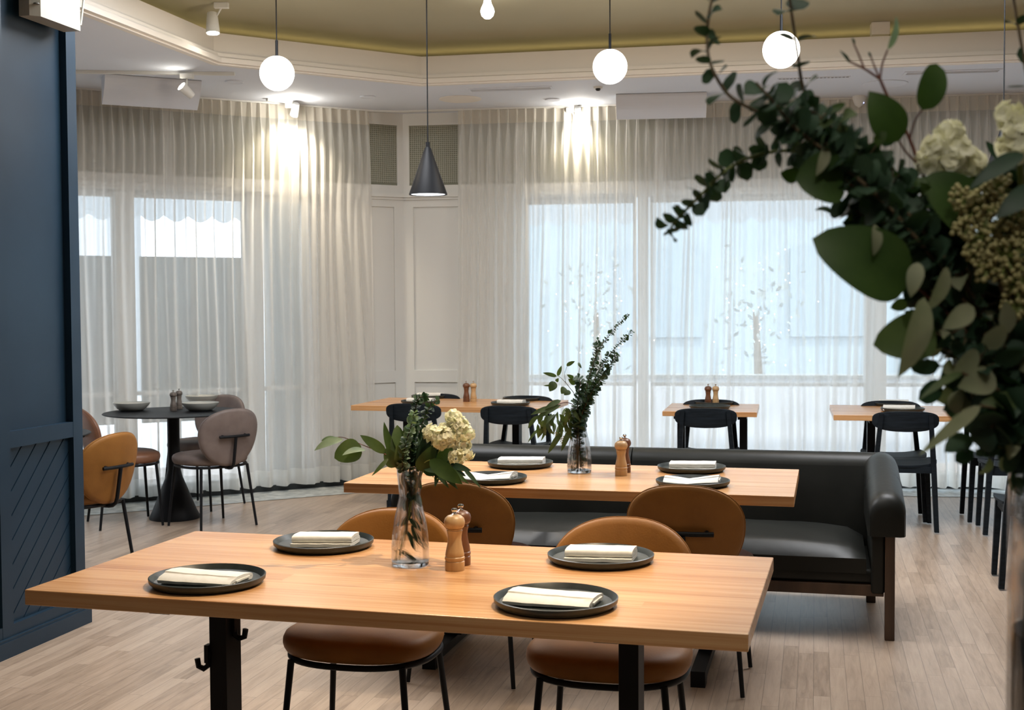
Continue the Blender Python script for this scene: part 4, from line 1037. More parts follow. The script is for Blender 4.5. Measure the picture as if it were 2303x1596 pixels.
leafy(rt, [
    (q1(905, 1060, 0), q1(893, 955, .01), 42 * px1, 'heart', 'leaf_olive', (0, -1, .1)),
    (q1(903, 1050, .0), q1(862, 948, .02), 24 * px1, 'ovate', 'leaf_olive', (-.5, -1, .1)),
    (q1(925, 1055, .0), q1(912, 960, .03), 36 * px1, 'heart', 'leaf_green', (0, -1, .1)),
    (q1(935, 1055, .0), q1(950, 960, .03), 26 * px1, 'ovate', 'euc', (.3, -1, .1)),
    (q1(938, 1060, -.01), q1(955, 975, -.02), 22 * px1, 'ovate', 'leaf_dark', (.3, -1, .1)),
    (q1(940, 1055, -.0), q1(985, 985, -.02), 42 * px1, 'heart', 'leaf_dark', (.3, -1, .3)),
    (q1(940, 1058, -.03), q1(980, 1000, -.04), 34 * px1, 'heart', 'leaf_green', (.3, -1, .3)),
    (q1(945, 1050, .02), q1(1025, 1010, .04), 46 * px1, 'heart', 'leaf_green', (0, -1, .4)),
    (q1(950, 1060, .02), q1(1020, 1040, .03), 40 * px1, 'heart', 'leaf_dark', (0, -1, .4)),
], 'leaf_olive', [([q1(915, 1150, 0), q1(910, 1080, 0), q1(905, 1010, 0)], .002, .001, 'stem_brown'), ([q1(925, 1150, .01), q1(938, 1050, .0), q1(970, 1010, .0)], .002, .001, 'stem_green')])
rt = plant('hydrangea', q1(940, 1180), 'cream hydrangea with two long lobes and thick green stem', 'flower', 'stems in the front table vase')
pth = smooth_path([q1(897, 1258, -.01), q1(912, 1190, -.01), q1(930, 1110, 0), q1(955, 1050, 0), q1(990, 1010, .01), q1(1020, 985, .02)], 6)
mb = MB(); mb.tube(pth, .0036, 8); build_at(mb, 'stem', 'stem_green', rt, True)
hydrangea(rt, [(q1(972, 975, -.01), 20 * px1), (q1(990, 985, -.02), 24 * px1), (q1(1010, 982, -.01), 22 * px1), (q1(1020, 938, 0), 17 * px1), (q1(1030, 958, 0), 22 * px1), (q1(1043, 972, 0), 22 * px1), (q1(1040, 1000, .0), 18 * px1), (q1(1047, 1018, 0), 17 * px1), (q1(1028, 1028, -.02), 17 * px1), (q1(1000, 968, .0), 15 * px1)], 11)
leafy(rt, [
    (q1(966, 1034, -.06), q1(1040, 1088, -.08), 36 * px1, 'ovate', 'leaf_green', (-.5, -1, .6)),
    (q1(1000, 1050, -.04), q1(1055, 1088, -.06), 14 * px1, 'lance', 'leaf_green', (0, -1, .6)),
], 'leaf_green', [([q1(940, 1060, -.01), q1(955, 1040, -.04), q1(966, 1034, -.06)], .0018, .0012, 'stem_green')])
rt = plant('seeded_gum_sprig', q1(960, 1060), 'drooping seeded gum sprig over the front vase rim', 'gum sprig', 'stems in the front table vase')
lv = []
for (a, c_, w, m_) in (((975, 1050), (1010, 1098), 14, 'euc'), ((990, 1055), (1030, 1100), 14, 'leaf_dark'), ((1000, 1052), (1048, 1070), 18, 'leaf_dark'), ((985, 1060), (978, 1095), 12, 'euc'), ((1040, 1050), (1082, 1098), 10, 'euc'), ((960, 1045), (1015, 1045), 20, 'leaf_dark'), ((1010, 1045), (1060, 1058), 16, 'leaf_dark'), ((950, 1050), (990, 1062), 16, 'euc')):
    lv.append((q1(*a, -.03), q1(*c_, -.05), w * px1, 'lance' if w < 15 else 'ovate', m_, (r_.uniform(-.5, .5), -1, r_.uniform(0, .6))))
leafy(rt, lv, 'euc', [([q1(935, 1110, 0), q1(948, 1055, -.01), q1(985, 1045, -.03), q1(1040, 1050, -.04)], .002, .001, 'stem_brown')])
mb = MB()
for cx_, cy_ in ((985, 1070), (1015, 1066), (1030, 1078)):
    for _ in range(16): mb.ball(q1(cx_ + r_.uniform(-11, 11), cy_ + r_.uniform(-8, 8), -.04 + r_.uniform(-.01, .01)), .0018, 6, 4)
build_at(mb, 'seed_buds', 'stem_green', rt, True)
rt = plant('gum_sprig', q1(930, 1180), 'leaves hanging down inside the front table vase', 'gum sprig', 'stems in the front table vase')
lv = []
for (a, c_, w) in (((925, 1150), (900, 1185), 12), ((920, 1165), (948, 1195), 12), ((925, 1180), (955, 1235), 13), ((912, 1190), (935, 1240), 11), ((935, 1140), (950, 1180), 12), ((895, 1235), (945, 1268), 10), ((922, 1115), (908, 1150), 16), ((930, 1105), (948, 1140), 18), ((915, 1080), (930, 1120), 18), ((938, 1080), (925, 1120), 16), ((930, 1060), (948, 1100), 16), ((905, 1065), (912, 1100), 14)):
    lv.append((q1(*a, .0), q1(*c_, .01), w * px1, 'ovate', r_.choice(['euc', 'leaf_dark', 'euc']), (r_.uniform(-.5, .5), -1, r_.uniform(-.4, .4))))
leafy(rt, lv, 'euc', [([q1(938, 1060, 0), q1(925, 1110, 0), q1(915, 1180, .0), q1(925, 1225, .01), q1(938, 1240, .01)], .0014, .0008, 'stem_brown')])

# --- middle table arrangement
V2 = G(1303, 1062, .75); V2.z = .7505
vase(V2, 'clear waisted vase on the middle table holding tall eucalyptus')
def q2(u, v, dy=0): return D(u, v, V2.y + dy)
r_ = random.Random(9); px2 = V2.y / FPX; GP = 'stems in the middle table vase'
specs = [
    ([(1300, 1060), (1302, 990), (1310, 920), (1322, 860), (1345, 790), (1382, 740), (1414, 706)], .35, .0095, .014, 'tallest eucalyptus stem in the middle vase, tip against the curtain'),
    ([(1296, 1055), (1300, 980), (1315, 910), (1338, 850), (1365, 805), (1395, 770), (1424, 744)], .35, .0095, .014, 'second tallest eucalyptus stem in the middle vase'),
    ([(1305, 1050), (1303, 970), (1318, 900), (1330, 850), (1338, 810), (1345, 768)], .3, .014, .011, 'dense round-leaved eucalyptus stem below the two tall tips'),
    ([(1299, 1052), (1301, 960), (1322, 900), (1350, 850), (1372, 820), (1388, 795)], .3, .014, .011, 'dense eucalyptus stem leaning toward the mills'),
    ([(1308, 1050), (1304, 960), (1318, 915), (1335, 880), (1352, 855), (1366, 838)], .3, .015, .011, 'short bushy eucalyptus stem at the middle vase rim'),
    ([(1290, 1055), (1298, 960), (1300, 900), (1305, 860), (1300, 850)], .35, .017, .013, 'broad round-leaved eucalyptus sprig above the middle vase rim'),
]
for pts, st, lr, stp, la in specs:
    rt = plant('eucalyptus_sprig', q2(1303, 1000), la, 'eucalyptus stem', GP)
    dy = r_.uniform(-.03, .03)
    euc_branch(rt, [q2(u, v, dy * (1060 - v) / 100) for u, v in pts], .0028, .0010, stp, lr, 'euc', 'stem_brown', .8, st, r_, 'round', 2, 1.0)
rt = plant('gum_branch', q2(1290, 950), 'airy gum branch with olive leaves beside the tall stems', 'gum branch', GP)
leafy(rt, [(q2(*a), q2(*c_, -.02), w * px2, 'ovate', 'leaf_olive', (r_.uniform(-.3, .3), -1, r_.uniform(-.2, .3))) for a, c_, w in (
    ((1252, 846), (1221, 838), 9), ((1254, 845), (1263, 822), 9), ((1274, 822), (1293, 812), 9), ((1248, 858), (1236, 880), 20), ((1251, 858), (1256, 850), 8), ((1290, 850), (1275, 842), 9), ((1296, 862), (1278, 852), 14), ((1272, 872), (1262, 885), 18), ((1300, 815), (1308, 828), 6), ((1240, 866), (1222, 867), 4), ((1283, 880), (1268, 888), 12))],
    'leaf_olive', [([q2(1300, 985), q2(1296, 900), q2(1280, 870), q2(1262, 850), q2(1254, 845)], .0018, .0008, 'stem_brown'), ([q2(1272, 860), q2(1270, 840), q2(1276, 822)], .0010, .0007, 'stem_brown'), ([q2(1298, 900), q2(1300, 850), q2(1305, 822)], .0010, .0007, 'stem_brown')])
rt = plant('seeded_gum_sprig', q2(1270, 940), 'drooping seeded gum sprig hanging over the sofa-side of the middle vase', 'gum sprig', GP)
lv = []
for _ in range(46):
    t = r_.random(); bx = 1285 - 75 * t + r_.uniform(-6, 12); by = 918 + 18 * t + r_.uniform(-6, 30)
    an = r_.uniform(.9, 2.3); L_ = r_.uniform(22, 44); lv.append((q2(bx, by, r_.uniform(-.05, .05)), q2(bx + cos(an) * L_, by + sin(an) * L_, r_.uniform(-.07, .05)), r_.uniform(7, 11) * px2, 'lance', r_.choice(['euc', 'leaf_olive', 'leaf_dark']), (r_.uniform(-1, 1), -1, r_.uniform(-.3, .5))))
for a, c_ in (((1262, 910), (1200, 945)), ((1248, 915), (1193, 932)), ((1285, 960), (1262, 1015)), ((1265, 970), (1232, 1020)), ((1262, 900), (1225, 918))): lv.append((q2(*a), q2(*c_, -.03), 13 * px2, 'ovate', 'leaf_olive', (0, -1, .5)))
st_ = [([q2(1300, 985), q2(1296, 920), q2(1270, 905), q2(1235, 920), q2(1210, 945)], .002, .0008, 'stem_red'), ([q2(1298, 985), q2(1290, 925), q2(1270, 930), q2(1255, 965)], .0016, .0007, 'stem_brown')]
big = MB()
for base, tip, w, sh, m_, nr in lv: leaf(big, base, tip, w, nr, sh, .15, .1, 6)
build_at(big, 'foliage', 'leaf_olive', rt)
for pts, r0, r1, m_ in st_:
    mb = MB(); pa = smooth_path(pts, 6); mb.tube(pa, r0, 6); build_at(mb, 'stem', m_, rt, True)
mb = MB()
for cx_, cy_ in ((1232, 962), (1254, 978), (1263, 988), (1275, 940)):
    for _ in range(16): mb.ball(q2(cx_ + r_.uniform(-8, 8), cy_ + r_.uniform(-8, 8), r_.uniform(-.02, .02)), .0026, 6, 4)
build_at(mb, 'seed_buds', 'berry', rt, True)
rt = plant('eucalyptus_sprig', q2(1300, 1020), 'short round-leaved eucalyptus stems standing inside the middle vase', 'eucalyptus stem', GP)
euc_branch(rt, [q2(1292, 1058, 0), q2(1290, 1030, 0), q2(1296, 985, 0)], .002, .0015, .014, .009, 'leaf_dark', 'stem_brown', .9, 0, r_, 'round', 2)
rt = plant('eucalyptus_sprig', q2(1310, 1020), 'second short eucalyptus stem pressed against the middle vase wall', 'eucalyptus stem', GP)
euc_branch(rt, [q2(1310, 1058, 0), q2(1312, 1030, 0), q2(1306, 985, 0)], .002, .0015, .014, .009, 'leaf_dark', 'stem_brown', .9, 0, r_, 'round', 2)

# --- foreground arrangement
YF = 1.16; pxf = YF / FPX; GF = 'stems in the big foreground arrangement'
def q3(u, v, dy=0): return D(u, v, YF + dy)
VC = D(2303 + 150, 1300, YF)
plinth = thing('plinth', (VC.x, VC.y, 0), 0, 'round plinth under the big foreground vase', 'plinth')
MB().lathe([(.001, 0), (.22, 0), (.22, .86), (.215, .87), (.001, .87)], 48).build('body', 'walnut', plinth, True)
vz = thing('tall_glass_vase', (VC.x, VC.y, .8705), 0, 'tall clear glass vase cut off at the right edge, full of stems', 'vase')
R_ = VC.x - D(2277, 1300, YF).x
hh = D(2303, 985, YF).z - .8705
MB().lathe_open([(.001, .0), (R_, .0), (R_, hh), (R_ - .004, hh), (R_ - .004, .02)], 64).build('body', 'glass', vz, True)
MB().lathe([(.001, .012), (R_ - .0045, .012), (R_ - .0045, hh * .62), (.001, hh * .62)], 48).build('water', 'water', vz, True)
r_ = random.Random(21)
# stems inside the vase
for i in range(9):
    rt = plant('cut_flower_stalk', (VC.x, VC.y, 1.0), 'brown cut stem standing in the water of the tall foreground vase', 'stem', 'cut stems in the tall foreground vase')
    a = r_.uniform(2.2, 4.2); rr = (R_ - .012) * r_.uniform(.75, .98)
    p0 = Vector((VC.x + cos(a) * rr, VC.y + sin(a) * rr, .8705 + .03)); p1 = Vector((VC.x + cos(a + .3) * rr * .8, VC.y + sin(a + .3) * rr * .8, .8705 + hh + .02))
    mb = MB(); mb.tube(smooth_path([p0, (p0 + p1) / 2 + Vector((r_.uniform(-.005, .005), 0, 0)), p1], 4), r_.uniform(.003, .006), 8); build_at(mb, 'stem', 'stem_brown', rt, True)
NE = (2330, 1010)     # neck of the bouquet
def fbr(pts, dys, lr, step, st, la, m='euc', shape='round', dens=2, stem='stem_brown', jit=.8, r0=.0021):
    rt = plant('eucalyptus_branch', q3(*NE), la, 'eucalyptus branch', GF)
    P = [q3(u, v, d_) for (u, v), d_ in zip(pts, dys)]
    euc_branch(rt, P, r0, .0012, step, lr, m, stem, jit, st, r_, shape, dens, 1.0)
fbr([NE, (2230, 760), (2080, 540), (1900, 372), (1790, 340), (1700, 350), (1630, 385), (1575, 440), (1535, 480), (1508, 512)], [0, 0, 0, 0, 0, 0, 0, 0, 0, 0], .0105, .0155, .40, 'eucalyptus branch arching down to a tip before the wide curtain', 'euc', 'round', 3, 'stem_green')
fbr([NE, (2230, 740), (2060, 500), (1880, 340), (1770, 290), (1700, 250), (1640, 215), (1600, 150), (1590, 90), (1595, 30), (1610, -40)], [0, 0, -.02, -.03, -.03, -.03, -.03, -.03, -.02, -.02, -.02], .0115, .021, .38, 'eucalyptus branch curling up past the globe lamp to the top edge')
fbr([NE, (2220, 720), (2040, 480), (1880, 320), (1812, 210), (1795, 130), (1785, 60), (1775, -10), (1770, -60)], [0, 0, .03, .05, .04, .03, .02, .01, 0], .0115, .034, .40, 'sparse eucalyptus stem standing up in front of the globe lamp', 'leaf_dark')
fbr([NE, (2210, 740), (2030, 500), (1880, 360), (1790, 290), (1740, 230), (1700, 185)], [0, 0, -.03, -.04, -.05, -.06, -.06], .0120, .0125, .42, 'bushy eucalyptus tip below the globe lamp', 'euc', 'round', 3)
fbr([NE, (2230, 780), (2100, 600), (1980, 440), (1880, 350), (1810, 310)], [0, 0, .03, .04, .05, .05], .0110, .011, .35, 'dense eucalyptus branch filling the middle of the bouquet', 'euc', 'round', 3)
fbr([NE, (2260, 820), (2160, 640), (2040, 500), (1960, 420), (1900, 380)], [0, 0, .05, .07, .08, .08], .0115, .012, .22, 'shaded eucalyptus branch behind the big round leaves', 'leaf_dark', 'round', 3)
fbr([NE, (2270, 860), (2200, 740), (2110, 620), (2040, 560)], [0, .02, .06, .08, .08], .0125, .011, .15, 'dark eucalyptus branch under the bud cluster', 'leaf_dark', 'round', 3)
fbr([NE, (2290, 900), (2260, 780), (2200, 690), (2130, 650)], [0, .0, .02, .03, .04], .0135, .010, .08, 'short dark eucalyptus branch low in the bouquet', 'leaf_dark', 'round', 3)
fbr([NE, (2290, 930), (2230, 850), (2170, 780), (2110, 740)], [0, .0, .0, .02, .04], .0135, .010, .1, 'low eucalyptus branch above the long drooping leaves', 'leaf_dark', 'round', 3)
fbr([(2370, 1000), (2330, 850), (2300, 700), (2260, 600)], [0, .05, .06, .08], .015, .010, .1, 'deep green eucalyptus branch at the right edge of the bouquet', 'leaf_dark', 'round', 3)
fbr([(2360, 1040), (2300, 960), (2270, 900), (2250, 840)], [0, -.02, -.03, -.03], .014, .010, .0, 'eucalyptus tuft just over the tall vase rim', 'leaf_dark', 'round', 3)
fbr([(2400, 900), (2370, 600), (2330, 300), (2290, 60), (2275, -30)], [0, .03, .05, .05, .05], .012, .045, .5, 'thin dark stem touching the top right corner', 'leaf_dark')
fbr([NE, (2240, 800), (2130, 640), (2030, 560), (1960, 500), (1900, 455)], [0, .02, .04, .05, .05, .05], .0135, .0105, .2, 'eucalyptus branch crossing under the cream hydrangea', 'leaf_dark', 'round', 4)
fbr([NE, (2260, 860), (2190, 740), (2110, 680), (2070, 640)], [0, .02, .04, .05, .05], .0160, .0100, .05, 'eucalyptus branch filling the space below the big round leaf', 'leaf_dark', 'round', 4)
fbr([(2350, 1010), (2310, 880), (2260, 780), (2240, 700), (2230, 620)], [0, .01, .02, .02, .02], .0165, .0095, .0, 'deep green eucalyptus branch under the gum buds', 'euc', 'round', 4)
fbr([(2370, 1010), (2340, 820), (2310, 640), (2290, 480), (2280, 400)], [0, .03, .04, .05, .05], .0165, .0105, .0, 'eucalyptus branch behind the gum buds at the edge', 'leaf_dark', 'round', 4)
fbr([NE, (2150, 560), (1990, 400), (1900, 320), (1840, 260), (1790, 240)], [0, 0, .0, -.01, -.02, -.02], .0120, .0100, .45, 'bushy eucalyptus branch left of the red stem', 'euc', 'round', 3)
fbr([(2340, 1020), (2310, 950), (2270, 930), (2230, 960)], [0, -.03, -.05, -.06], .015, .0085, .0, 'eucalyptus tuft drooping before the vase rim', 'leaf_dark', 'round', 4)
def mixed(pts, dys, n, rad, size, la, pal, seed):
    # loose mixed sprig: leaves of several sizes and tones on short stalks along a stem
    rr = random.Random(seed); rt = plant('foliage_sprig', q3(*NE), la, 'foliage sprig', GF)
    P = smooth_path([q3(u, v, d_) for (u, v), d_ in zip(pts, dys)], 8)
    mb = MB(); mb.tube(P, .0016, 6); build_at(mb, 'stem', 'stem_brown', rt, True)
    mbs = [MB() for _ in pal]; st = MB()
    for _ in range(n):
        p = P[int(len(P) * rr.uniform(.12, .999))]
        o = Vector((rr.gauss(0, 1), rr.gauss(0, .6), rr.gauss(0, 1))) * rad * pxf
        q = p + o; dr = (o.normalized() + Vector((rr.uniform(-.8, .8), rr.uniform(-.5, .5), rr.uniform(-.8, .6)))).normalized(); L_ = size * pxf * rr.uniform(.55, 1.25)
        leaf(mbs[rr.randrange(len(pal))], q, q + dr * L_, L_ * rr.uniform(.45, .8), (rr.uniform(-1, 1), -1, rr.uniform(-.6, 1)), rr.choice(['ovate', 'ovate', 'round', 'heart']), rr.uniform(.05, .4), rr.uniform(-.1, .25), 6)
        st.tube([p, q], .0006, 4, False)
    for m_, b_ in zip(pal, mbs): build_at(b_, 'foliage', m_, rt)
    build_at(st, 'stalks', 'stem_brown', rt)
P1 = ['euc', 'leaf_dark', 'leaf_olive', 'euc']; P2 = ['leaf_dark', 'leaf_dark', 'euc', 'leaf_grey']
mixed([NE, (2180, 660), (2020, 500), (1930, 430)], [0, .03, .05, .05], 95, 34, 42, 'loose small-leaved sprig with gaps of curtain between its leaves', P1, 1)
mixed([NE, (2200, 760), (2090, 600), (1960, 480)], [0, .05, .07, .07], 80, 40, 46, 'loose sprig in front of the curtain below the hydrangea', P1, 2)
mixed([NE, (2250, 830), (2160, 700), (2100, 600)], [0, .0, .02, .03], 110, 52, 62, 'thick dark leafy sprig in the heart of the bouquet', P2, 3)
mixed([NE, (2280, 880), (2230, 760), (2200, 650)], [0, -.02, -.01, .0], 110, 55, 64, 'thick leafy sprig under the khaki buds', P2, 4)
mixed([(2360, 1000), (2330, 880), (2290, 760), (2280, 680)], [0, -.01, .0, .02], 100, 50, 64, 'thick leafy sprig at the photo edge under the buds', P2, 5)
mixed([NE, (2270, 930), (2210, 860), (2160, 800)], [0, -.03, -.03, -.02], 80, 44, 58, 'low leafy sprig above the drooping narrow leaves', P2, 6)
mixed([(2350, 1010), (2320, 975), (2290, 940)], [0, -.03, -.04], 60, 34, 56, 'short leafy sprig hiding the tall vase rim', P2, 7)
mixed([NE, (2120, 560), (1960, 400), (1880, 340), (1820, 290)], [0, .0, -.01, -.02, -.02], 120, 32, 42, 'bushy bright-tipped sprig arching under the ceiling vent', ['euc', 'leaf_olive', 'leaf_green', 'euc'], 8)
mixed([(2380, 900), (2340, 700), (2310, 520), (2300, 430)], [0, .04, .05, .05], 80, 50, 60, 'leafy sprig behind the khaki buds at the photo edge', P2, 9)
# big-leaved branch with red stem
rt = plant('gum_branch', q3(*NE), 'red-stemmed gum branch with two large oval leaves rising to the ceiling line', 'gum branch', GF)
S_ = 'stem_red'
leafy(rt, [
    (q3(2022, 318, -.02), q3(1955, 205, -.03), 82 * pxf, 'ovate', 'leaf_green', (-.2, -1, .1)),
    (q3(2074, 248, -.02), q3(2108, 142, -.02), 66 * pxf, 'round', 'leaf_green', (.2, -1, .1)),
    (q3(1996, 112, -.01), q3(2017, 34, 0), 22 * pxf, 'ovate', 'euc_pale', (.8, -1, .1)),
    (q3(1912, 142), q3(1888, 112), 8 * pxf, 'lance', 'leaf_dark'),
    (q3(1922, 100), q3(1916, 84), 6 * pxf, 'ovate', 'leaf_dark'),
    (q3(1958, 128), q3(1953, 116), 6 * pxf, 'ovate', 'leaf_dark'),
], 'leaf_green', [
    ([q3(2330, 1010), q3(2220, 760), q3(2140, 560), q3(2108, 474), q3(2075, 390), q3(2040, 300), q3(2000, 225), q3(1979, 178)], .0022, .0013, S_),
    ([q3(1979, 178), q3(1945, 155), q3(1915, 140), q3(1905, 130)], .0012, .0008, S_), ([q3(1944, 155), q3(1932, 125), q3(1920, 98)], .0010, .0007, S_),
    ([q3(1979, 178), q3(1966, 148), q3(1958, 125)], .0010, .0007, S_), ([q3(1979, 178), q3(1984, 145), q3(1996, 112)], .0011, .0008, S_),
    ([q3(2046, 312), q3(2058, 270, -.01), q3(2074, 248, -.02)], .0012, .0009, S_), ([q3(2066, 370), q3(2040, 345, -.01), q3(2022, 318, -.02)], .0012, .0009, S_)])
rt = plant('gum_branch', q3(*NE), 'gum branch carrying the largest round dark green leaves over the curtain', 'gum branch', GF)
leafy(rt, [
    (q3(1900, 400, -.04), q3(1790, 372, -.05) + Vector((0, 0, -.012)), 118 * pxf, 'heart', 'leaf_green', (-.2, -1, .1)),
    (q3(2045, 640, -.05), q3(1829, 535, -.06), 150 * pxf, 'heart', 'leaf_green', (.1, -1, .15)),
    (q3(2105, 745, -.03), q3(1965, 775, -.04), 108 * pxf, 'heart', 'leaf_olive', (-.1, -1, .1)),
    (q3(2078, 668, -.07), q3(2022, 850, -.08), 62 * pxf, 'ovate', 'leaf_grey', (.4, -1, .1)),
    (q3(2065, 590, -.06), q3(2048, 668, -.07), 36 * pxf, 'ovate', 'leaf_grey', (-.3, -1, .1)),
    (q3(2130, 600, -.06), q3(2085, 700, -.07), 40 * pxf, 'ovate', 'leaf_grey', (.6, -1, .1)),
    (q3(1860, 330, -.05), q3(1836, 395, -.06), 26 * pxf, 'ovate', 'leaf_grey', (.3, -1, .2)),
    (q3(1790, 250, -.04), q3(1800, 300, -.05), 32 * pxf, 'ovate', 'euc_pale', (.3, -1, .5)),
    (q3(1968, 505, -.06), q3(1965, 575, -.07), 30 * pxf, 'ovate', 'leaf_grey', (.5, -1, .2)),
], 'leaf_green', [([q3(2330, 1010), q3(2200, 780), q3(2080, 660), q3(2045, 640, -.04), q3(2020, 620, -.05)], .002, .0013, S_), ([q3(2080, 660), q3(1990, 500), q3(1900, 402, -.04)], .0018, .001, S_), ([q3(2200, 800), q3(2150, 770), q3(2105, 748, -.03)], .0018, .001, 'stem_brown')])
rt = plant('gum_branch', q3(*NE), 'gum sprig of long narrow leaves drooping over the right window table', 'gum branch', GF)
leafy(rt, [
    (q3(2165, 838, -.06), q3(2066, 898, -.08), 20 * pxf, 'lance', 'leaf_olive', (0, -.8, .8)),
    (q3(2205, 912, -.07), q3(2068, 1022, -.10), 30 * pxf, 'lance', 'leaf_grey', (.2, -.9, .6)),
    (q3(2240, 850, -.05), q3(2155, 870, -.06), 62 * pxf, 'ovate', 'leaf_grey', (.2, -1, .3)),
    (q3(2200, 790, -.05), q3(2140, 840, -.06), 44 * pxf, 'ovate', 'leaf_grey', (.4, -1, .0)),
    (q3(2300, 905, -.05), q3(2205, 905, -.06), 40 * pxf, 'ovate', 'leaf_olive', (.2, -1, .5)),
    (q3(2190, 690, -.06), q3(2120, 740, -.07), 44 * pxf, 'ovate', 'leaf_grey', (.2, -1, .3)),
    (q3(2303, 345, -.06), q3(2178, 425, -.07), 40 * pxf, 'lance', 'leaf_dark', (-.3, -1, .4)),
    (q3(2340, 420, -.06), q3(2240, 490, -.07), 50 * pxf, 'ovate', 'leaf_dark', (-.3, -1, .4)),
], 'leaf_olive', [([q3(2330, 1010), q3(2270, 900, -.03), q3(2210, 860, -.05), q3(2165, 838, -.06)], .0025, .0012, 'stem_brown'), ([q3(2330, 1010), q3(2260, 930, -.05), q3(2205, 912, -.07)], .002, .0012, 'stem_brown')])
rt = plant('hydrangea', q3(*NE), 'cream hydrangea in the middle of the foreground bouquet with dark serrated leaf', 'flower', GF)
hydrangea(rt, [(q3(2135, 305), 24 * pxf), (q3(2108, 335), 28 * pxf), (q3(2150, 345), 30 * pxf), (q3(2090, 362), 22 * pxf), (q3(2185, 362), 20 * pxf), (q3(2130, 365), 28 * pxf)], 31, pet=.0105)
leafy(rt, [(q3(2190, 500, -.01), q3(2075, 400, -.02), 130 * pxf, 'heart', 'leaf_green', (.1, -1, .3)), (q3(2180, 420, .01), q3(2240, 372, .0), 40 * pxf, 'ovate', 'leaf_green', (.1, -1, .5)), (q3(2160, 560, .0), q3(2080, 470, .0), 70 * pxf, 'heart', 'leaf_dark', (.1, -1, .3))], 'leaf_green', [([q3(2340, 1000, .03), q3(2230, 700, .03), q3(2160, 480, .02), q3(2135, 360, .01)], .004, .003, 'stem_green')])
rt = plant('hydrangea', q3(*NE), 'cream hydrangea at the right edge before the cone pendant', 'flower', GF)
hydrangea(rt, [(q3(2278, 262), 26 * pxf), (q3(2300, 290), 30 * pxf), (q3(2272, 300), 24 * pxf), (q3(2295, 330), 28 * pxf), (q3(2265, 335), 14 * pxf)], 33, pet=.0105)
leafy(rt, [], 'leaf_green', [([q3(2360, 1000, .05), q3(2330, 700, .04), q3(2300, 440, .02), q3(2290, 320, .01)], .004, .003, 'stem_green')])
# bud clusters
for k, (cl, la) in enumerate(((((2200, 470, 60), (2240, 430, 45), (2160, 440, 28), (2270, 500, 60), (2215, 530, 55), (2165, 505, 30)), 'large khaki gum bud cluster beside the hydrangea leaves'),
               (((2260, 580, 60), (2290, 640, 50), (2220, 600, 36), (2290, 540, 50), (2285, 690, 34), (2190, 570, 24)), 'khaki gum bud cluster at the right edge of the bouquet'))):
    rt = plant('gum_bud_spray', q3(*NE), la, 'gum buds', GF)
    mb = MB(); sb = MB()
    for cx_, cy_, r in cl:
        c0 = q3(cx_, cy_, -.045)
        for _ in range(int(r * r / 30)):
            d_ = Vector((r_.gauss(0, 1), r_.gauss(0, 1), r_.gauss(0, 1))).normalized() * r * pxf * r_.uniform(.3, 1.0); d_.y *= .7
            p = c0 + d_; q = p - d_.normalized() * .008
            mb.ball(p, r_.uniform(.0018, .0027), 8, 6); sb.tube([p, q, c0], [.0007, .0007, .001], 4, False)
    build_at(mb, 'buds', 'berry', rt, True); build_at(sb, 'stalks', 'stem_green', rt, True)
    mb = MB(); mb.tube(smooth_path([q3(2340, 1000), q3(2300, 800, -.02), q3(cl[0][0], cl[0][1], -.045)], 5), .003, 7); build_at(mb, 'stem', 'stem_brown', rt, True)

# ------------------------------------------------------------------ outside
b = MB(); b.box((-25, 8.0, -.5), (30, 60, -.12)); o = struct('pavement', b, 'pave')
b = MB()
for d, n, L_ in ((dR, nR, 8.5), (dL, nL, 6)): wallbox(b, d, n, 0, L_, .16, 2.8, -.3, -.1)
struct('terrace_floor', b, 'pave')
def outbox(name, d, n, s0, s1, t0, t1, z0, z1, m, label, cat, group=None):
    b = MB(); wallbox(b, d, n, s0, s1, t0, t1, z0, z1); return tag(b.build(name, m), label, cat, group)
outbox('low_white_wall', dR, nR, .4, 9.5, 2.6, 2.8, -.12, .72, 'extwhite', 'low bright white wall outside behind the wide curtain', 'low wall')
b = MB(); wallbox(b, dR, nR, .4, 9.5, 2.58, 2.82, .72, .75); tag(b.build('wall_capping', 'screen'), 'thin grey capping rail on the low white outdoor wall', 'rail')
# valance awnings
def awning(d, n, L_, t1, label, seed):
    t = thing('scalloped_awning', CO + n * .16, 0, label, 'awning', 'scalloped awnings outside the windows')
    base = CO + n * .16; P = lambda s, tt, z: (CO + d * s + n * tt + Vector((0, 0, z))) - base
    b = MB(); vs = []; fs = []
    b.add([P(.02, .17, 2.95), P(L_, .17, 2.95), P(L_, t1, 2.52), P(.02, t1, 2.52)], [(0, 1, 2, 3)]); b.add([P(.02, .17, 2.96), P(L_, .17, 2.96), P(L_, t1, 2.53), P(.02, t1, 2.53)], [(0, 1, 2, 3)])
    b.build('canopy', 'awning', t)
    b = MB(); ns = int((L_ - .02) / .02)
    for i in range(ns + 1):
        s = .02 + i * .02; z = 2.27 - .055 * abs(sin(pi * s / .21)); vs += [P(s, t1, 2.53), P(s, t1, z)]
    for i in range(ns): fs.append((2 * i, 2 * i + 2, 2 * i + 3, 2 * i + 1))
    b.add(vs, fs).build('valance', 'awning', t, 'sheet')
    b = MB(); b.tube([P(.02, t1, 2.53), P(L_, t1, 2.53)], .02, 8); b.build('front_bar', 'white', t, True)
awning(dL, nL, 5.5, 1.3, 'scalloped grey awning outside the curtain behind the round tables', 1)
awning(dR, nR, 8.0, 1.4, 'scalloped pale awning outside the wide curtain', 2)
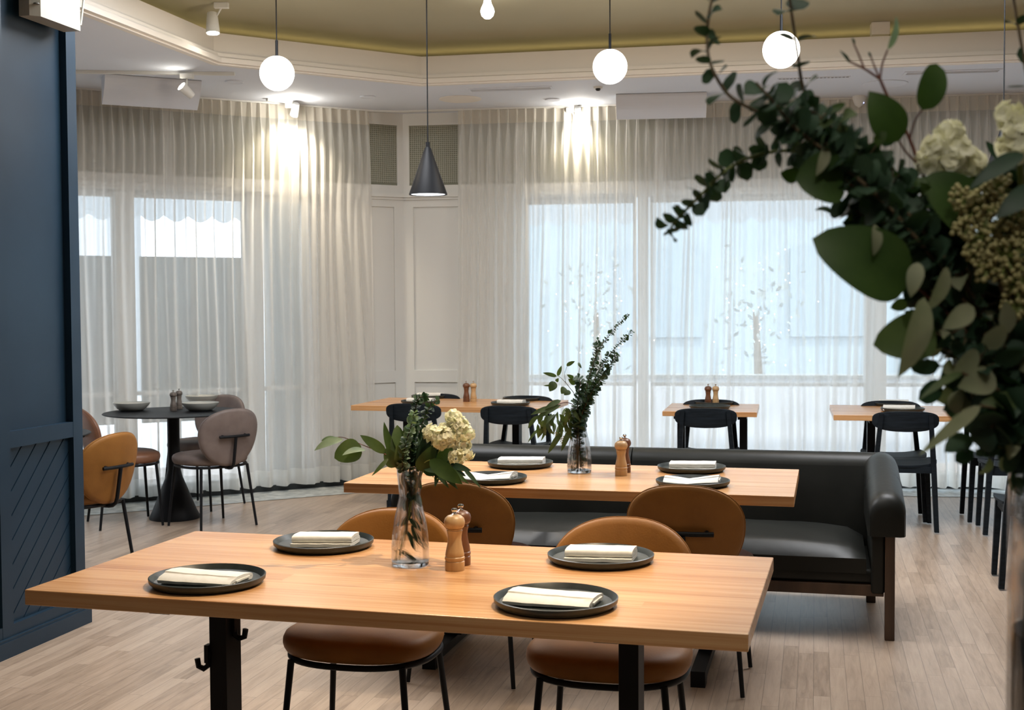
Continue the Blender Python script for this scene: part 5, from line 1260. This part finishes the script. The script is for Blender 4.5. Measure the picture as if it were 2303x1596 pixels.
# grey screens outside the left windows
for s0, s1, la in ((1.03, 1.96, 'grey outdoor screen seen through the curtain above the round table'), (2.18, 3.4, 'grey outdoor screen seen through the curtain beside the navy wall')):
    outbox('outdoor_screen', dL, nL, s0, s1, 1.0, 1.04, .50, 1.90, 'screen', la, 'screen', 'grey outdoor screens')
outbox('outdoor_dimming_block', dL, nL, .46, .86, .9, 1.1, -.1, 2.5, 'screen', 'grey block added outside to dim the window beside the panelled corner', 'block')  # grey slab added to dim the bright window gap
# buildings across
b = MB(); b.box((-3, 26, -.12), (26, 28, 11)); o = b.build('street_building', 'facade'); tag(o, 'pale blue-grey building across the street behind the wide curtain', 'building')
b = MB()
for i in range(7): b.box((-1.5 + i * 3.6, 25.9, .8), (.3 + i * 3.6, 26.01, 2.6))
b.build('window', 'facade_window', o)
b = MB(); b.box((-24, 22, -.12), (-7, 24, 6.6)); o = b.build('street_building', 'facade_left'); tag(o, 'grey building across the street behind the round tables', 'building')
b = MB()
for i in range(4): b.box((-22 + i * 3.6, 21.9, .8), (-20 + i * 3.6, 22.01, 3.4))
b.build('window', 'screen', o)
# tree with fairy lights outside
for (u, yy, h_, la) in ((1340, 14.6, 2.2, 'small outdoor tree wrapped in fairy lights behind the wide curtain'), (1700, 14.2, 2.3, 'second outdoor tree with fairy lights, nearer the foliage')):
    c = D(u, 700, yy); t = thing('lit_tree', (c.x, yy, -.12), 0, la, 'tree', 'outdoor trees with fairy lights')
    MB().tube([(0, 0, 0), (.03, 0, .8), (0, .02, 1.5)], [.06, .05, .03], 8).build('trunk', 'stem_brown', t, True)
    rr = random.Random(u); mb = MB(); lb = MB()
    for _ in range(110):
        p = Vector((rr.gauss(0, .26), rr.gauss(0, .26), 1.55 + rr.gauss(0, .36))); dr = Vector((rr.uniform(-1, 1), rr.uniform(-1, 1), rr.uniform(-1, 1))).normalized()
        leaf(mb, p, p + dr * .10, .04, (rr.uniform(-1, 1), -1, rr.uniform(-1, 1)), 'ovate', .1, .1, 3)
    for _ in range(46): lb.ball((rr.gauss(0, .3), -.3 + rr.gauss(0, .12), 1.5 + rr.gauss(0, .4)), .007, 6, 4)
    mb.build('foliage', 'pale_leaf', t, 'sheet'); lb.build('fairy_lights', 'fairy', t, True)
